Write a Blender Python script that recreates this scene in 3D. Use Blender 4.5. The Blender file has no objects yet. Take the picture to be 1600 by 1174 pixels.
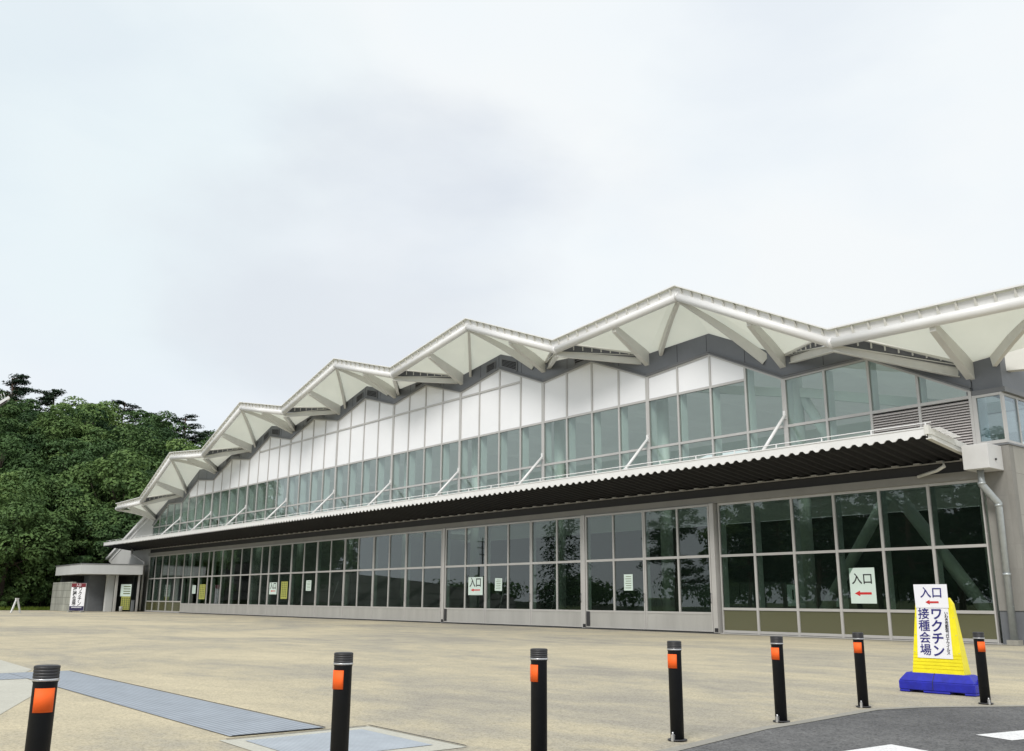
import bpy, bmesh, math, random
from mathutils import Vector, Matrix
R = math.radians
scene = bpy.context.scene
COL = scene.collection
random.seed(7)

# ------------------------------------------------------------------ materials
def new_mat(name):
    m = bpy.data.materials.new(name); m.use_nodes = True
    nt = m.node_tree
    for n in list(nt.nodes): nt.nodes.remove(n)
    out = nt.nodes.new('ShaderNodeOutputMaterial')
    return m, nt, out

def nd(nt, typ, **kw):
    n = nt.nodes.new(typ)
    for k, v in kw.items():
        if k.startswith('_'): setattr(n, k[1:], v)
        else: n.inputs[k].default_value = v
    return n

def rgba(c): return (c[0], c[1], c[2], 1.0)

def ramp(nt, fac, stops):
    r = nt.nodes.new('ShaderNodeValToRGB')
    el = r.color_ramp.elements
    while len(el) > 1: el.remove(el[0])
    el[0].position = stops[0][0]; el[0].color = rgba(stops[0][1])
    for p, c in stops[1:]:
        e = el.new(p); e.color = rgba(c)
    nt.links.new(fac, r.inputs[0])
    return r

def coords(nt, scale=(1, 1, 1), obj=True):
    tc = nt.nodes.new('ShaderNodeTexCoord')
    mp = nt.nodes.new('ShaderNodeMapping'); mp.inputs['Scale'].default_value = scale
    nt.links.new(tc.outputs['Object' if obj else 'Generated'], mp.inputs[0])
    return mp.outputs[0]

def paint(name, col, rough=0.45, var=0.12, scale=1.5, metal=0.0, spec=0.5, bump=0.0, bscale=60, streak=False):
    """Painted / plain surface with slight wear variation."""
    m, nt, out = new_mat(name)
    b = nt.nodes.new('ShaderNodeBsdfPrincipled')
    b.inputs['Roughness'].default_value = rough
    b.inputs['Metallic'].default_value = metal
    b.inputs['Specular IOR Level'].default_value = spec
    v = coords(nt, (scale, scale, scale * (0.15 if streak else 1)))
    n = nd(nt, 'ShaderNodeTexNoise', Scale=1.0, Detail=6.0, Roughness=0.65)
    nt.links.new(v, n.inputs['Vector'])
    lo = [c * (1 - var) for c in col]; hi = [min(1, c * (1 + var)) for c in col]
    r = ramp(nt, n.outputs['Fac'], [(0.3, lo), (0.7, hi)])
    nt.links.new(r.outputs[0], b.inputs['Base Color'])
    if bump:
        n2 = nd(nt, 'ShaderNodeTexNoise', Scale=bscale, Detail=3.0)
        nt.links.new(coords(nt), n2.inputs['Vector'])
        bp = nd(nt, 'ShaderNodeBump', Strength=bump, Distance=0.01)
        nt.links.new(n2.outputs['Fac'], bp.inputs['Height'])
        nt.links.new(bp.outputs[0], b.inputs['Normal'])
    nt.links.new(b.outputs[0], out.inputs[0])
    return m

def glass_mat(name, tint, refl=0.06, rough=0.0, opaque=0.0, ocol=(0.2, 0.25, 0.22), wob=0.0):
    m, nt, out = new_mat(name)
    tr = nd(nt, 'ShaderNodeBsdfTransparent', Color=rgba(tint))
    gl = nd(nt, 'ShaderNodeBsdfGlossy', Color=(0.93, 0.96, 1, 1), Roughness=rough)
    fr = nd(nt, 'ShaderNodeFresnel', IOR=1.52)
    ge = nt.nodes.new('ShaderNodeNewGeometry')       # thin sheet: same reflectance from either side
    io = nd(nt, 'ShaderNodeMath', _operation='MULTIPLY_ADD'); io.inputs[1].default_value = 1 / 1.52 - 1.52; io.inputs[2].default_value = 1.52
    nt.links.new(ge.outputs['Backfacing'], io.inputs[0]); nt.links.new(io.outputs[0], fr.inputs[0])
    ad = nd(nt, 'ShaderNodeMath', _operation='ADD', _use_clamp=True); ad.inputs[1].default_value = refl
    nt.links.new(fr.outputs[0], ad.inputs[0])
    base = tr.outputs[0]
    if opaque > 0:
        df = nd(nt, 'ShaderNodeBsdfDiffuse', Color=rgba(ocol))
        mx0 = nd(nt, 'ShaderNodeMixShader'); mx0.inputs[0].default_value = opaque
        nt.links.new(tr.outputs[0], mx0.inputs[1]); nt.links.new(df.outputs[0], mx0.inputs[2])
        base = mx0.outputs[0]
    if wob:
        n2 = nd(nt, 'ShaderNodeTexNoise', Scale=0.7, Detail=1.0)
        nt.links.new(coords(nt), n2.inputs['Vector'])
        bp = nd(nt, 'ShaderNodeBump', Strength=wob, Distance=0.02)
        nt.links.new(n2.outputs['Fac'], bp.inputs['Height'])
        nt.links.new(bp.outputs[0], gl.inputs['Normal'])
    mx = nd(nt, 'ShaderNodeMixShader')
    nt.links.new(ad.outputs[0], mx.inputs[0]); nt.links.new(base, mx.inputs[1]); nt.links.new(gl.outputs[0], mx.inputs[2])
    nt.links.new(mx.outputs[0], out.inputs[0])
    return m

def membrane_mat(name, col, trans):
    m, nt, out = new_mat(name)
    v = coords(nt, (0.6, 0.6, 0.6))
    n = nd(nt, 'ShaderNodeTexNoise', Scale=1.0, Detail=5.0)
    nt.links.new(v, n.inputs['Vector'])
    r = ramp(nt, n.outputs['Fac'], [(0.3, [c * 0.93 for c in col]), (0.7, col)])
    d = nd(nt, 'ShaderNodeBsdfDiffuse'); t = nd(nt, 'ShaderNodeBsdfTranslucent')
    nt.links.new(r.outputs[0], d.inputs[0]); nt.links.new(r.outputs[0], t.inputs[0])
    mx = nd(nt, 'ShaderNodeMixShader'); mx.inputs[0].default_value = trans
    nt.links.new(d.outputs[0], mx.inputs[1]); nt.links.new(t.outputs[0], mx.inputs[2])
    nt.links.new(mx.outputs[0], out.inputs[0])
    return m

def leaf_mat(name, dark, light, trans=0.3):
    m, nt, out = new_mat(name)
    tc = nt.nodes.new('ShaderNodeTexCoord')
    n = nd(nt, 'ShaderNodeTexNoise', Scale=0.55, Detail=4.0, Roughness=0.7)
    nt.links.new(tc.outputs['Object'], n.inputs['Vector'])
    oi = nt.nodes.new('ShaderNodeObjectInfo')
    ad = nd(nt, 'ShaderNodeMath', _operation='MULTIPLY_ADD'); ad.inputs[1].default_value = 0.34; ad.inputs[2].default_value = -0.17
    nt.links.new(oi.outputs['Random'], ad.inputs[0])
    a2 = nd(nt, 'ShaderNodeMath', _operation='ADD')
    nt.links.new(n.outputs['Fac'], a2.inputs[0]); nt.links.new(ad.outputs[0], a2.inputs[1])
    r = ramp(nt, a2.outputs[0], [(0.28, dark), (0.72, light)])
    d = nd(nt, 'ShaderNodeBsdfDiffuse'); t = nd(nt, 'ShaderNodeBsdfTranslucent')
    g = nd(nt, 'ShaderNodeBsdfGlossy', Roughness=0.5, Color=(0.5, 0.55, 0.5, 1))
    nt.links.new(r.outputs[0], d.inputs[0]); nt.links.new(r.outputs[0], t.inputs[0])
    mx = nd(nt, 'ShaderNodeMixShader'); mx.inputs[0].default_value = trans
    nt.links.new(d.outputs[0], mx.inputs[1]); nt.links.new(t.outputs[0], mx.inputs[2])
    m2 = nd(nt, 'ShaderNodeMixShader'); m2.inputs[0].default_value = 0.03
    nt.links.new(mx.outputs[0], m2.inputs[1]); nt.links.new(g.outputs[0], m2.inputs[2])
    nt.links.new(m2.outputs[0], out.inputs[0])
    return m

def ground_mat(name, cols, speck, big=0.12, fine=90.0, bump=0.25, rough=0.9, stretch=(1, 1, 1), speckamt=0.35, joints=None):
    """Exposed aggregate, asphalt, soil: large stains, medium mottling and fine grit."""
    m, nt, out = new_mat(name)
    b = nt.nodes.new('ShaderNodeBsdfPrincipled'); b.inputs['Roughness'].default_value = rough
    b.inputs['Specular IOR Level'].default_value = 0.25
    v = coords(nt, stretch)
    n1 = nd(nt, 'ShaderNodeTexNoise', Scale=big, Detail=8.0, Roughness=0.68, Distortion=0.6)
    n2 = nd(nt, 'ShaderNodeTexNoise', Scale=big * 9, Detail=6.0, Roughness=0.7)
    n3 = nd(nt, 'ShaderNodeTexVoronoi', Scale=fine)
    n4 = nd(nt, 'ShaderNodeTexNoise', Scale=fine * 0.3, Detail=4.0, Roughness=0.8)
    for n in (n1, n2): nt.links.new(v, n.inputs['Vector'])
    v2 = coords(nt)
    for n in (n3, n4): nt.links.new(v2, n.inputs['Vector'])
    mm = nd(nt, 'ShaderNodeMath', _operation='MULTIPLY_ADD'); mm.inputs[1].default_value = 0.32
    nt.links.new(n2.outputs['Fac'], mm.inputs[0])
    h = nd(nt, 'ShaderNodeMath', _operation='MULTIPLY'); h.inputs[1].default_value = 0.68
    nt.links.new(n1.outputs['Fac'], h.inputs[0]); nt.links.new(h.outputs[0], mm.inputs[2])
    r = ramp(nt, mm.outputs[0], cols)
    sp = ramp(nt, n3.outputs['Color'], [(0.0, speck[0]), (0.5, speck[1]), (1.0, speck[2])])
    mix = nd(nt, 'ShaderNodeMix', _data_type='RGBA', _blend_type='MULTIPLY'); mix.inputs[0].default_value = speckamt
    nt.links.new(r.outputs[0], mix.inputs[6]); nt.links.new(sp.outputs[0], mix.inputs[7])
    sp2 = ramp(nt, n4.outputs['Fac'], [(0.33, (0.55, 0.55, 0.55)), (0.5, (1, 1, 1)), (0.68, (1.0, 1.0, 1.0))])
    mix2 = nd(nt, 'ShaderNodeMix', _data_type='RGBA', _blend_type='MULTIPLY'); mix2.inputs[0].default_value = speckamt
    nt.links.new(mix.outputs[2], mix2.inputs[6]); nt.links.new(sp2.outputs[0], mix2.inputs[7])
    nt.links.new(mix2.outputs[2], b.inputs['Base Color'])
    bp = nd(nt, 'ShaderNodeBump', Strength=bump, Distance=0.006)
    nt.links.new(n3.outputs['Distance'], bp.inputs['Height'])
    nt.links.new(bp.outputs[0], b.inputs['Normal'])
    nt.links.new(b.outputs[0], out.inputs[0])
    return m

def striped_mat(name, c0, c1, scale, direction='X', rough=0.6):
    """Bands of fine ribs (paving grate, tactile strip)."""
    m, nt, out = new_mat(name)
    b = nt.nodes.new('ShaderNodeBsdfPrincipled'); b.inputs['Roughness'].default_value = rough
    w = nd(nt, 'ShaderNodeTexWave', _wave_type='BANDS', _bands_direction=direction, Scale=scale, Distortion=0.15)
    w.inputs['Detail Scale'].default_value = 3.0
    nt.links.new(coords(nt), w.inputs['Vector'])
    r = ramp(nt, w.outputs['Fac'], [(0.25, c0), (0.6, c1)])
    n = nd(nt, 'ShaderNodeTexNoise', Scale=2.5, Detail=8.0, Roughness=0.7)
    nt.links.new(coords(nt), n.inputs['Vector'])
    r2 = ramp(nt, n.outputs['Fac'], [(0.3, (0.72, 0.72, 0.72)), (0.65, (1, 1, 1))])
    mix = nd(nt, 'ShaderNodeMix', _data_type='RGBA', _blend_type='MULTIPLY'); mix.inputs[0].default_value = 0.8
    nt.links.new(r.outputs[0], mix.inputs[6]); nt.links.new(r2.outputs[0], mix.inputs[7])
    nt.links.new(mix.outputs[2], b.inputs['Base Color'])
    bp = nd(nt, 'ShaderNodeBump', Strength=0.3, Distance=0.004)
    nt.links.new(w.outputs['Fac'], bp.inputs['Height']); nt.links.new(bp.outputs[0], b.inputs['Normal'])
    nt.links.new(b.outputs[0], out.inputs[0])
    return m

def block_mat(name, col, mortar, bw, bh, ms=0.012, var=0.1, rough=0.85, rot=(R(90), 0, 0), offset=0.0, stain=0.25):
    """Panelled or blockwork wall: joints in the surface, faint rain stains."""
    m, nt, out = new_mat(name)
    b = nt.nodes.new('ShaderNodeBsdfPrincipled'); b.inputs['Roughness'].default_value = rough
    tc = nt.nodes.new('ShaderNodeTexCoord'); mp = nt.nodes.new('ShaderNodeMapping')
    mp.inputs['Rotation'].default_value = rot
    nt.links.new(tc.outputs['Object'], mp.inputs[0])
    br = nd(nt, 'ShaderNodeTexBrick', Scale=1.0)
    br.offset = offset
    br.inputs['Brick Width'].default_value = bw; br.inputs['Row Height'].default_value = bh
    br.inputs['Mortar Size'].default_value = ms; br.inputs['Mortar Smooth'].default_value = 0.1
    br.inputs['Color1'].default_value = rgba([c * (1 - var) for c in col]); br.inputs['Color2'].default_value = rgba([c * (1 + var) for c in col])
    br.inputs['Mortar'].default_value = rgba(mortar)
    nt.links.new(mp.outputs[0], br.inputs['Vector'])
    n = nd(nt, 'ShaderNodeTexNoise', Scale=1.3, Detail=8.0, Roughness=0.7)
    nt.links.new(coords(nt, (1, 1, 0.25)), n.inputs['Vector'])
    r2 = ramp(nt, n.outputs['Fac'], [(0.3, (1 - stain,) * 3), (0.65, (1, 1, 1))])
    mix = nd(nt, 'ShaderNodeMix', _data_type='RGBA', _blend_type='MULTIPLY'); mix.inputs[0].default_value = 1.0
    nt.links.new(br.outputs['Color'], mix.inputs[6]); nt.links.new(r2.outputs[0], mix.inputs[7])
    nt.links.new(mix.outputs[2], b.inputs['Base Color'])
    n2 = nd(nt, 'ShaderNodeTexNoise', Scale=45, Detail=4.0)
    nt.links.new(coords(nt), n2.inputs['Vector'])
    bp = nd(nt, 'ShaderNodeBump', Strength=0.2, Distance=0.01)
    nt.links.new(n2.outputs['Fac'], bp.inputs['Height']); nt.links.new(bp.outputs[0], b.inputs['Normal'])
    nt.links.new(b.outputs[0], out.inputs[0])
    return m

M = {}
M['white_steel'] = paint('white_steel', (0.77, 0.77, 0.77), 0.35, 0.05, 0.8)
M['beam_steel'] = paint('beam_steel', (0.66, 0.655, 0.62), 0.5, 0.07, 0.9)
M['alu'] = paint('alu', (0.50, 0.49, 0.475), 0.38, 0.06, 1.2, metal=0.25)
M['header_shaded'] = paint('header_shaded', (0.27, 0.265, 0.25), 0.5, 0.08, 1.0)  # aluminium darkened: the shade on the beam is put into the colour
M['alu_inner'] = paint('alu_inner', (0.72, 0.76, 0.75), 0.5, 0.05, 1.0)
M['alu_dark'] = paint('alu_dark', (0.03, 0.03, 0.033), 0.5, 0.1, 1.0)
M['kick'] = paint('kick', (0.47, 0.465, 0.445), 0.42, 0.10, 1.4, metal=0.35, streak=True)
M['fascia'] = paint('fascia', (0.155, 0.165, 0.185), 0.42, 0.10, 0.5)
M['fascia_trim'] = paint('fascia_trim', (0.16, 0.165, 0.175), 0.4, 0.08, 0.8)
M['louver'] = paint('louver', (0.52, 0.49, 0.48), 0.5, 0.06, 0.8)
M['louver_dark'] = paint('louver_dark', (0.13, 0.135, 0.15), 0.5, 0.06, 0.8)
M['dark'] = paint('dark', (0.02, 0.02, 0.022), 0.8, 0.1, 1)
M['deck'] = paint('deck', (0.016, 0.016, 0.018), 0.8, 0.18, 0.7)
M['white_panel'] = paint('white_panel', (0.82, 0.83, 0.86), 0.22, 0.025, 0.35)
M['membrane'] = membrane_mat('membrane', (0.86, 0.87, 0.77), 0.42)
M['membrane_low'] = membrane_mat('membrane_low', (0.84, 0.84, 0.75), 0.30)
M['roof_in'] = membrane_mat('roof_in', (0.82, 0.86, 0.81), 0.17)
M['glass_up'] = glass_mat('glass_up', (0.88, 0.935, 0.915), 0.015, wob=0.02)
M['glass_low'] = glass_mat('glass_low', (0.54, 0.60, 0.56), 0.03, wob=0.05)
M['glass_blue'] = glass_mat('glass_blue', (0.78, 0.87, 0.89), 0.07, wob=0.02)
M['olive'] = glass_mat('olive', (0.03, 0.03, 0.02), 0.10, rough=0.18, opaque=0.97, ocol=(0.085, 0.085, 0.035))
M['concrete'] = block_mat('concrete', (0.275, 0.268, 0.25), (0.26, 0.25, 0.235), 1.25, 0.72, 0.010, 0.04)  # darker copy: the shade on the front face is put into the colour
M['concrete_side_lit'] = block_mat('concrete_side_lit', (0.40, 0.39, 0.36), (0.29, 0.28, 0.26), 1.25, 0.72, 0.010, 0.04, rot=(R(90), 0, R(90)))  # lighter copy: the stronger light on the end face is in the colour
M['plinth'] = paint('plinth', (0.14, 0.15, 0.165), 0.7, 0.15, 1.0, bump=0.1)
M['wing'] = paint('wing', (0.47, 0.47, 0.455), 0.6, 0.08, 0.5, streak=True)
M['porch_conc'] = block_mat('porch_conc', (0.36, 0.37, 0.33), (0.17, 0.17, 0.155), 0.9, 0.6, 0.018, 0.14, stain=0.4)
M['porch_roof'] = paint('porch_roof', (0.50, 0.51, 0.51), 0.6, 0.08, 0.4, streak=True)
M['porch_dark'] = paint('porch_dark', (0.06, 0.065, 0.07), 0.4, 0.1, 0.6)
M['hopper'] = paint('hopper', (0.60, 0.60, 0.60), 0.45, 0.05, 1.5)
M['galv'] = paint('galv', (0.40, 0.43, 0.44), 0.42, 0.12, 6.0, metal=0.45)
M['int_floor_dim'] = paint('int_floor_dim', (0.07, 0.075, 0.07), 0.35, 0.1, 0.5)  # dimness inside the hall is put into this dark floor colour
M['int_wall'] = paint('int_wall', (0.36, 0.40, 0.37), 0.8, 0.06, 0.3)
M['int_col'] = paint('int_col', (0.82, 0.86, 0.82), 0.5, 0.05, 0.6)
M['int_part_dim'] = paint('int_part_dim', (0.085, 0.105, 0.09), 0.6, 0.08, 0.5)  # inner walls and partitions darkened, the interior gloom painted into the colour
M['black_rubber'] = paint('black_rubber', (0.006, 0.007, 0.009), 0.6, 0.25, 9.0, spec=0.3, bump=0.08, bscale=180)
M['bollard_cap'] = paint('bollard_cap', (0.035, 0.035, 0.038), 0.5, 0.15, 8)
M['silver'] = paint('silver', (0.62, 0.62, 0.63), 0.3, 0.05, 5, metal=0.7)
M['orange'] = paint('orange', (1.0, 0.135, 0.012), 0.7, 0.05, 14)
M['yellow'] = paint('yellow', (0.86, 0.75, 0.014), 0.42, 0.09, 7, bump=0.06, bscale=25)
M['blue'] = paint('blue', (0.012, 0.017, 0.36), 0.5, 0.25, 9, bump=0.1, bscale=40)
M['paper'] = paint('paper', (0.80, 0.80, 0.84), 0.6, 0.03, 2)
M['paper_green'] = paint('paper_green', (0.58, 0.69, 0.64), 0.6, 0.05, 2)
M['paper_yellow'] = paint('paper_yellow', (0.37, 0.38, 0.085), 0.6, 0.05, 2)
M['ink_navy'] = paint('ink_navy', (0.012, 0.010, 0.16), 0.6, 0.05, 2)
M['ink_black'] = paint('ink_black', (0.012, 0.012, 0.014), 0.6, 0.05, 2)
M['ink_red'] = paint('ink_red', (0.55, 0.02, 0.02), 0.6, 0.05, 2)
M['dark_navy'] = paint('dark_navy', (0.018, 0.014, 0.06), 0.6, 0.05, 2)
M['dark_red'] = paint('dark_red', (0.15, 0.010, 0.018), 0.6, 0.05, 2)
M['ink_green'] = paint('ink_green', (0.09, 0.11, 0.03), 0.6, 0.05, 2)
M['road_white'] = None
M['bark'] = paint('bark', (0.075, 0.058, 0.045), 0.9, 0.3, 3, bump=0.4, bscale=14)
M['bark_red'] = paint('bark_red', (0.13, 0.085, 0.065), 0.9, 0.3, 3, bump=0.4, bscale=14)
M['leaf'] = leaf_mat('leaf', (0.03, 0.066, 0.025), (0.12, 0.195, 0.062), 0.12)
M['leaf_light'] = leaf_mat('leaf_light', (0.05, 0.1, 0.034), (0.165, 0.25, 0.078), 0.12)
M['leaf_dark'] = leaf_mat('leaf_dark', (0.022, 0.052, 0.023), (0.088, 0.155, 0.054), 0.12)
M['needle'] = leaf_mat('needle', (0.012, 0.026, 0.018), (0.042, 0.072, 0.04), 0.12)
M['needle_lifted'] = leaf_mat('needle_lifted', (0.018, 0.044, 0.024), (0.085, 0.14, 0.07), 0.15)  # extra light put into the colour, as these trees mirror too dark
M['grass'] = leaf_mat('grass', (0.07, 0.13, 0.02), (0.22, 0.28, 0.04), 0.3)
M['hill'] = ground_mat('hill', [(0.3, (0.016, 0.022, 0.011)), (0.7, (0.035, 0.048, 0.02))], [(0.6,) * 3, (0.9,) * 3, (1,) * 3], 0.1, 3.0)
M['meadow'] = ground_mat('meadow', [(0.3, (0.05, 0.075, 0.02)), (0.7, (0.11, 0.14, 0.035))], [(0.6,) * 3, (0.9,) * 3, (1,) * 3], 0.06, 8.0)
M['rock'] = block_mat('rock', (0.17, 0.165, 0.155), (0.03, 0.03, 0.028), 1.3, 0.8, 0.07, 0.35, offset=0.5, stain=0.5, rot=(R(90), 0, R(90)))
M['plaza'] = ground_mat('plaza',
    [(0.40, (0.385, 0.36, 0.305)), (0.46, (0.46, 0.425, 0.34)), (0.52, (0.55, 0.495, 0.365)), (0.60, (0.64, 0.57, 0.41))],
    [(0.35, 0.34, 0.33), (0.85, 0.83, 0.80), (1.0, 1.0, 1.0)], 0.13, 70.0, 0.35, stretch=(0.75, 1.3, 1), speckamt=0.6)
M['asphalt'] = ground_mat('asphalt',
    [(0.38, (0.13, 0.13, 0.133)), (0.6, (0.22, 0.219, 0.217))],
    [(0.2, 0.2, 0.2), (0.75, 0.75, 0.75), (1.0, 1.0, 1.0)], 0.35, 55.0, 0.5, speckamt=0.8)
M['road_white'] = ground_mat('road_white', [(0.3, (0.60, 0.60, 0.60)), (0.5, (0.80, 0.80, 0.80))], [(0.3,) * 3, (0.95,) * 3, (1,) * 3], 1.2, 70.0, 0.4, speckamt=0.35)
M['kerb'] = ground_mat('kerb', [(0.3, (0.28, 0.27, 0.24)), (0.7, (0.38, 0.365, 0.32))], [(0.6,) * 3, (0.9,) * 3, (1,) * 3], 0.8, 60.0)
M['slab'] = ground_mat('slab', [(0.3, (0.46, 0.45, 0.39)), (0.7, (0.58, 0.57, 0.50))], [(0.7,) * 3, (0.95,) * 3, (1,) * 3], 0.5, 80.0, 0.15, speckamt=0.4)
M['band'] = striped_mat('band', (0.25, 0.285, 0.335), (0.37, 0.41, 0.46), 5.0, 'Y')
M['grate'] = striped_mat('grate', (0.32, 0.365, 0.42), (0.48, 0.52, 0.56), 9.0, 'Y')

# ------------------------------------------------------------------ mesh building
class MB:
    def __init__(s): s.v = []; s.f = []; s.smooth = []
    def add(s, vs, fs, smooth=False):
        o = len(s.v); s.v += [tuple(v) for v in vs]; s.f += [[i + o for i in f] for f in fs]; s.smooth += [smooth] * len(fs); return s
    def box(s, a, b):
        x0, x1 = sorted((a[0], b[0])); y0, y1 = sorted((a[1], b[1])); z0, z1 = sorted((a[2], b[2]))
        return s.add([(x0, y0, z0), (x1, y0, z0), (x1, y1, z0), (x0, y1, z0), (x0, y0, z1), (x1, y0, z1), (x1, y1, z1), (x0, y1, z1)],
            [(0, 3, 2, 1), (4, 5, 6, 7), (0, 1, 5, 4), (1, 2, 6, 5), (2, 3, 7, 6), (3, 0, 4, 7)])
    def hexa(s, bot, top):
        """Two quads of four points each."""
        return s.add(list(bot) + list(top), [(0, 3, 2, 1), (4, 5, 6, 7), (0, 1, 5, 4), (1, 2, 6, 5), (2, 3, 7, 6), (3, 0, 4, 7)])
    def bar(s, a, b, w0, h0, w1=None, h1=None):
        """Tapered box beam from a to b: w across (horizontal), h vertical."""
        a = Vector(a); b = Vector(b); d = (b - a).normalized()
        side = d.cross(Vector((0, 0, 1)))
        side = side.normalized() if side.length > 1e-4 else Vector((1, 0, 0))
        up = side.cross(d).normalized()
        w1 = w0 if w1 is None else w1; h1 = h0 if h1 is None else h1
        q = lambda c, w, h: [c - side * w / 2 - up * h / 2, c + side * w / 2 - up * h / 2, c + side * w / 2 + up * h / 2, c - side * w / 2 + up * h / 2]
        return s.hexa(q(a, w0, h0), q(b, w1, h1))
    def tube(s, pts, r, n=12, caps=True, radii=None):
        pts = [Vector(p) for p in pts]; o = len(s.v); rings = []
        for i, p in enumerate(pts):
            d = ((pts[min(i + 1, len(pts) - 1)] - p).normalized() + (p - pts[max(i - 1, 0)]).normalized())
            d = d.normalized() if d.length > 1e-6 else Vector((0, 0, 1))
            ref = Vector((0, 0, 1)) if abs(d.z) < 0.95 else Vector((1, 0, 0))
            u = d.cross(ref).normalized(); w = u.cross(d).normalized()
            k = 1.0
            if 0 < i < len(pts) - 1:
                c = (pts[i + 1] - p).normalized().dot(d); k = 1 / max(c, 0.5)
            rr = radii[i] if radii else r
            s.v += [tuple(p + (u * math.cos(t) + w * math.sin(t)) * rr * (k if abs(k) < 1.5 else 1.5)) for t in [2 * math.pi * j / n for j in range(n)]]
            rings.append([o + i * n + j for j in range(n)])
        for a, b in zip(rings, rings[1:]):
            for j in range(n): s.f.append([a[j], a[(j + 1) % n], b[(j + 1) % n], b[j]]); s.smooth.append(True)
        if caps: s.f.append(rings[0][::-1]); s.f.append(rings[-1]); s.smooth += [False, False]
        return s
    def prism_y(s, poly, y0, y1):
        """Polygon in xz extruded along y."""
        n = len(poly)
        return s.add([(x, y0, z) for x, z in poly] + [(x, y1, z) for x, z in poly],
            [list(range(n))[::-1], list(range(n, 2 * n))] + [[i, (i + 1) % n, n + (i + 1) % n, n + i] for i in range(n)])
    def prism_x(s, poly, x0, x1):
        n = len(poly)
        return s.add([(x0, y, z) for y, z in poly] + [(x1, y, z) for y, z in poly],
            [list(range(n))[::-1], list(range(n, 2 * n))] + [[i, (i + 1) % n, n + (i + 1) % n, n + i] for i in range(n)])
    def prism_z(s, poly, z0, z1):
        n = len(poly)
        return s.add([(x, y, z0) for x, y in poly] + [(x, y, z1) for x, y in poly],
            [list(range(n))[::-1], list(range(n, 2 * n))] + [[i, (i + 1) % n, n + (i + 1) % n, n + i] for i in range(n)])
    def lathe(s, prof, c=(0, 0, 0), n=24):
        o = len(s.v)
        for r, z in prof: s.v += [(c[0] + r * math.cos(2 * math.pi * j / n), c[1] + r * math.sin(2 * math.pi * j / n), c[2] + z) for j in range(n)]
        for i in range(len(prof) - 1):
            for j in range(n):
                s.f.append([o + i * n + j, o + i * n + (j + 1) % n, o + (i + 1) * n + (j + 1) % n, o + (i + 1) * n + j]); s.smooth.append(True)
        s.f.append([o + j for j in range(n)][::-1]); s.f.append([o + (len(prof) - 1) * n + j for j in range(n)]); s.smooth += [False, False]
        return s
    def mesh(s, name, mat, fix=True):
        me = bpy.data.meshes.new(name); me.from_pydata(s.v, [], s.f); me.validate()
        if len(me.polygons) == len(s.smooth): me.polygons.foreach_set('use_smooth', s.smooth)
        if fix:
            bm = bmesh.new(); bm.from_mesh(me); bmesh.ops.recalc_face_normals(bm, faces=bm.faces); bm.to_mesh(me); bm.free()
        me.materials.append(mat); me.update(); return me
    def build(s, name, mat, parent=None, bevel=0.0, fix=True):
        o = bpy.data.objects.new(name, s.mesh(name, mat, fix)); COL.objects.link(o)
        if parent is not None: o.parent = parent
        if bevel:
            b = o.modifiers.new('bevel', 'BEVEL'); b.width = bevel; b.segments = 2; b.limit_method = 'ANGLE'; b.angle_limit = R(40)
        return o

def tag(o, label, cat, group=None):
    o['label'] = label; o['category'] = cat
    if group: o['group'] = group
    return o
def thing(name, label, cat, loc=(0, 0, 0), rotz=0.0, group=None):
    o = bpy.data.objects.new(name, None); COL.objects.link(o); o.location = loc; o.rotation_euler = (0, 0, rotz); o.empty_display_size = 0.2
    return tag(o, label, cat, group)
def struct(name, mb, mat, kind='structure', fix=True):
    o = mb.build(name, mat, fix=fix); o['kind'] = kind; return o
def copy_tree(o, parent=None):
    c = o.copy(); COL.objects.link(c)
    if parent is not None: c.parent = parent; c.matrix_parent_inverse = o.matrix_parent_inverse
    for ch in list(o.children): copy_tree(ch, c)
    return c

def text_mesh(body, size, mat, name='lettering', parent=None, weight=0.0, align='CENTER', thick=0.002, line=1.0, space=1.0):
    """Lettering standing in the local xz plane, facing -y."""
    cu = bpy.data.curves.new(name, 'FONT'); cu.body = body; cu.size = size; cu.align_x = align; cu.align_y = 'CENTER'
    cu.offset = weight; cu.extrude = thick; cu.space_line = line; cu.space_character = space; cu.resolution_u = 3
    t = bpy.data.objects.new(name, cu); COL.objects.link(t)
    dg = bpy.context.evaluated_depsgraph_get()
    me = bpy.data.meshes.new_from_object(t.evaluated_get(dg))
    bpy.data.objects.remove(t); bpy.data.curves.remove(cu)
    me.transform(Matrix.Rotation(R(90), 4, 'X'))
    me.materials.clear(); me.materials.append(mat); me.name = name
    o = bpy.data.objects.new(name, me); COL.objects.link(o)
    if parent is not None: o.parent = parent
    return o

# ------------------------------------------------------------------ camera, world, light
CAM = Vector((19.382, -29.068, 1.17)); YAW, PIT, ROL, F = -0.8818, 0.23895, 0.00607, 1442.54
fw = Vector((math.sin(YAW) * math.cos(PIT), math.cos(YAW) * math.cos(PIT), math.sin(PIT)))
rt = Vector((math.cos(YAW), -math.sin(YAW), 0)); up = rt.cross(fw)
r2 = rt * math.cos(ROL) + up * math.sin(ROL); u2 = -rt * math.sin(ROL) + up * math.cos(ROL)
cd = bpy.data.cameras.new('camera'); cam = bpy.data.objects.new('camera', cd); COL.objects.link(cam)
mw = Matrix((r2, u2, -fw)).transposed().to_4x4(); mw.translation = CAM; cam.matrix_world = mw
cd.sensor_width = 36; cd.lens = F / 1600 * 36; cd.clip_end = 3000; cd.clip_start = 0.05
scene.camera = cam

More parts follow.
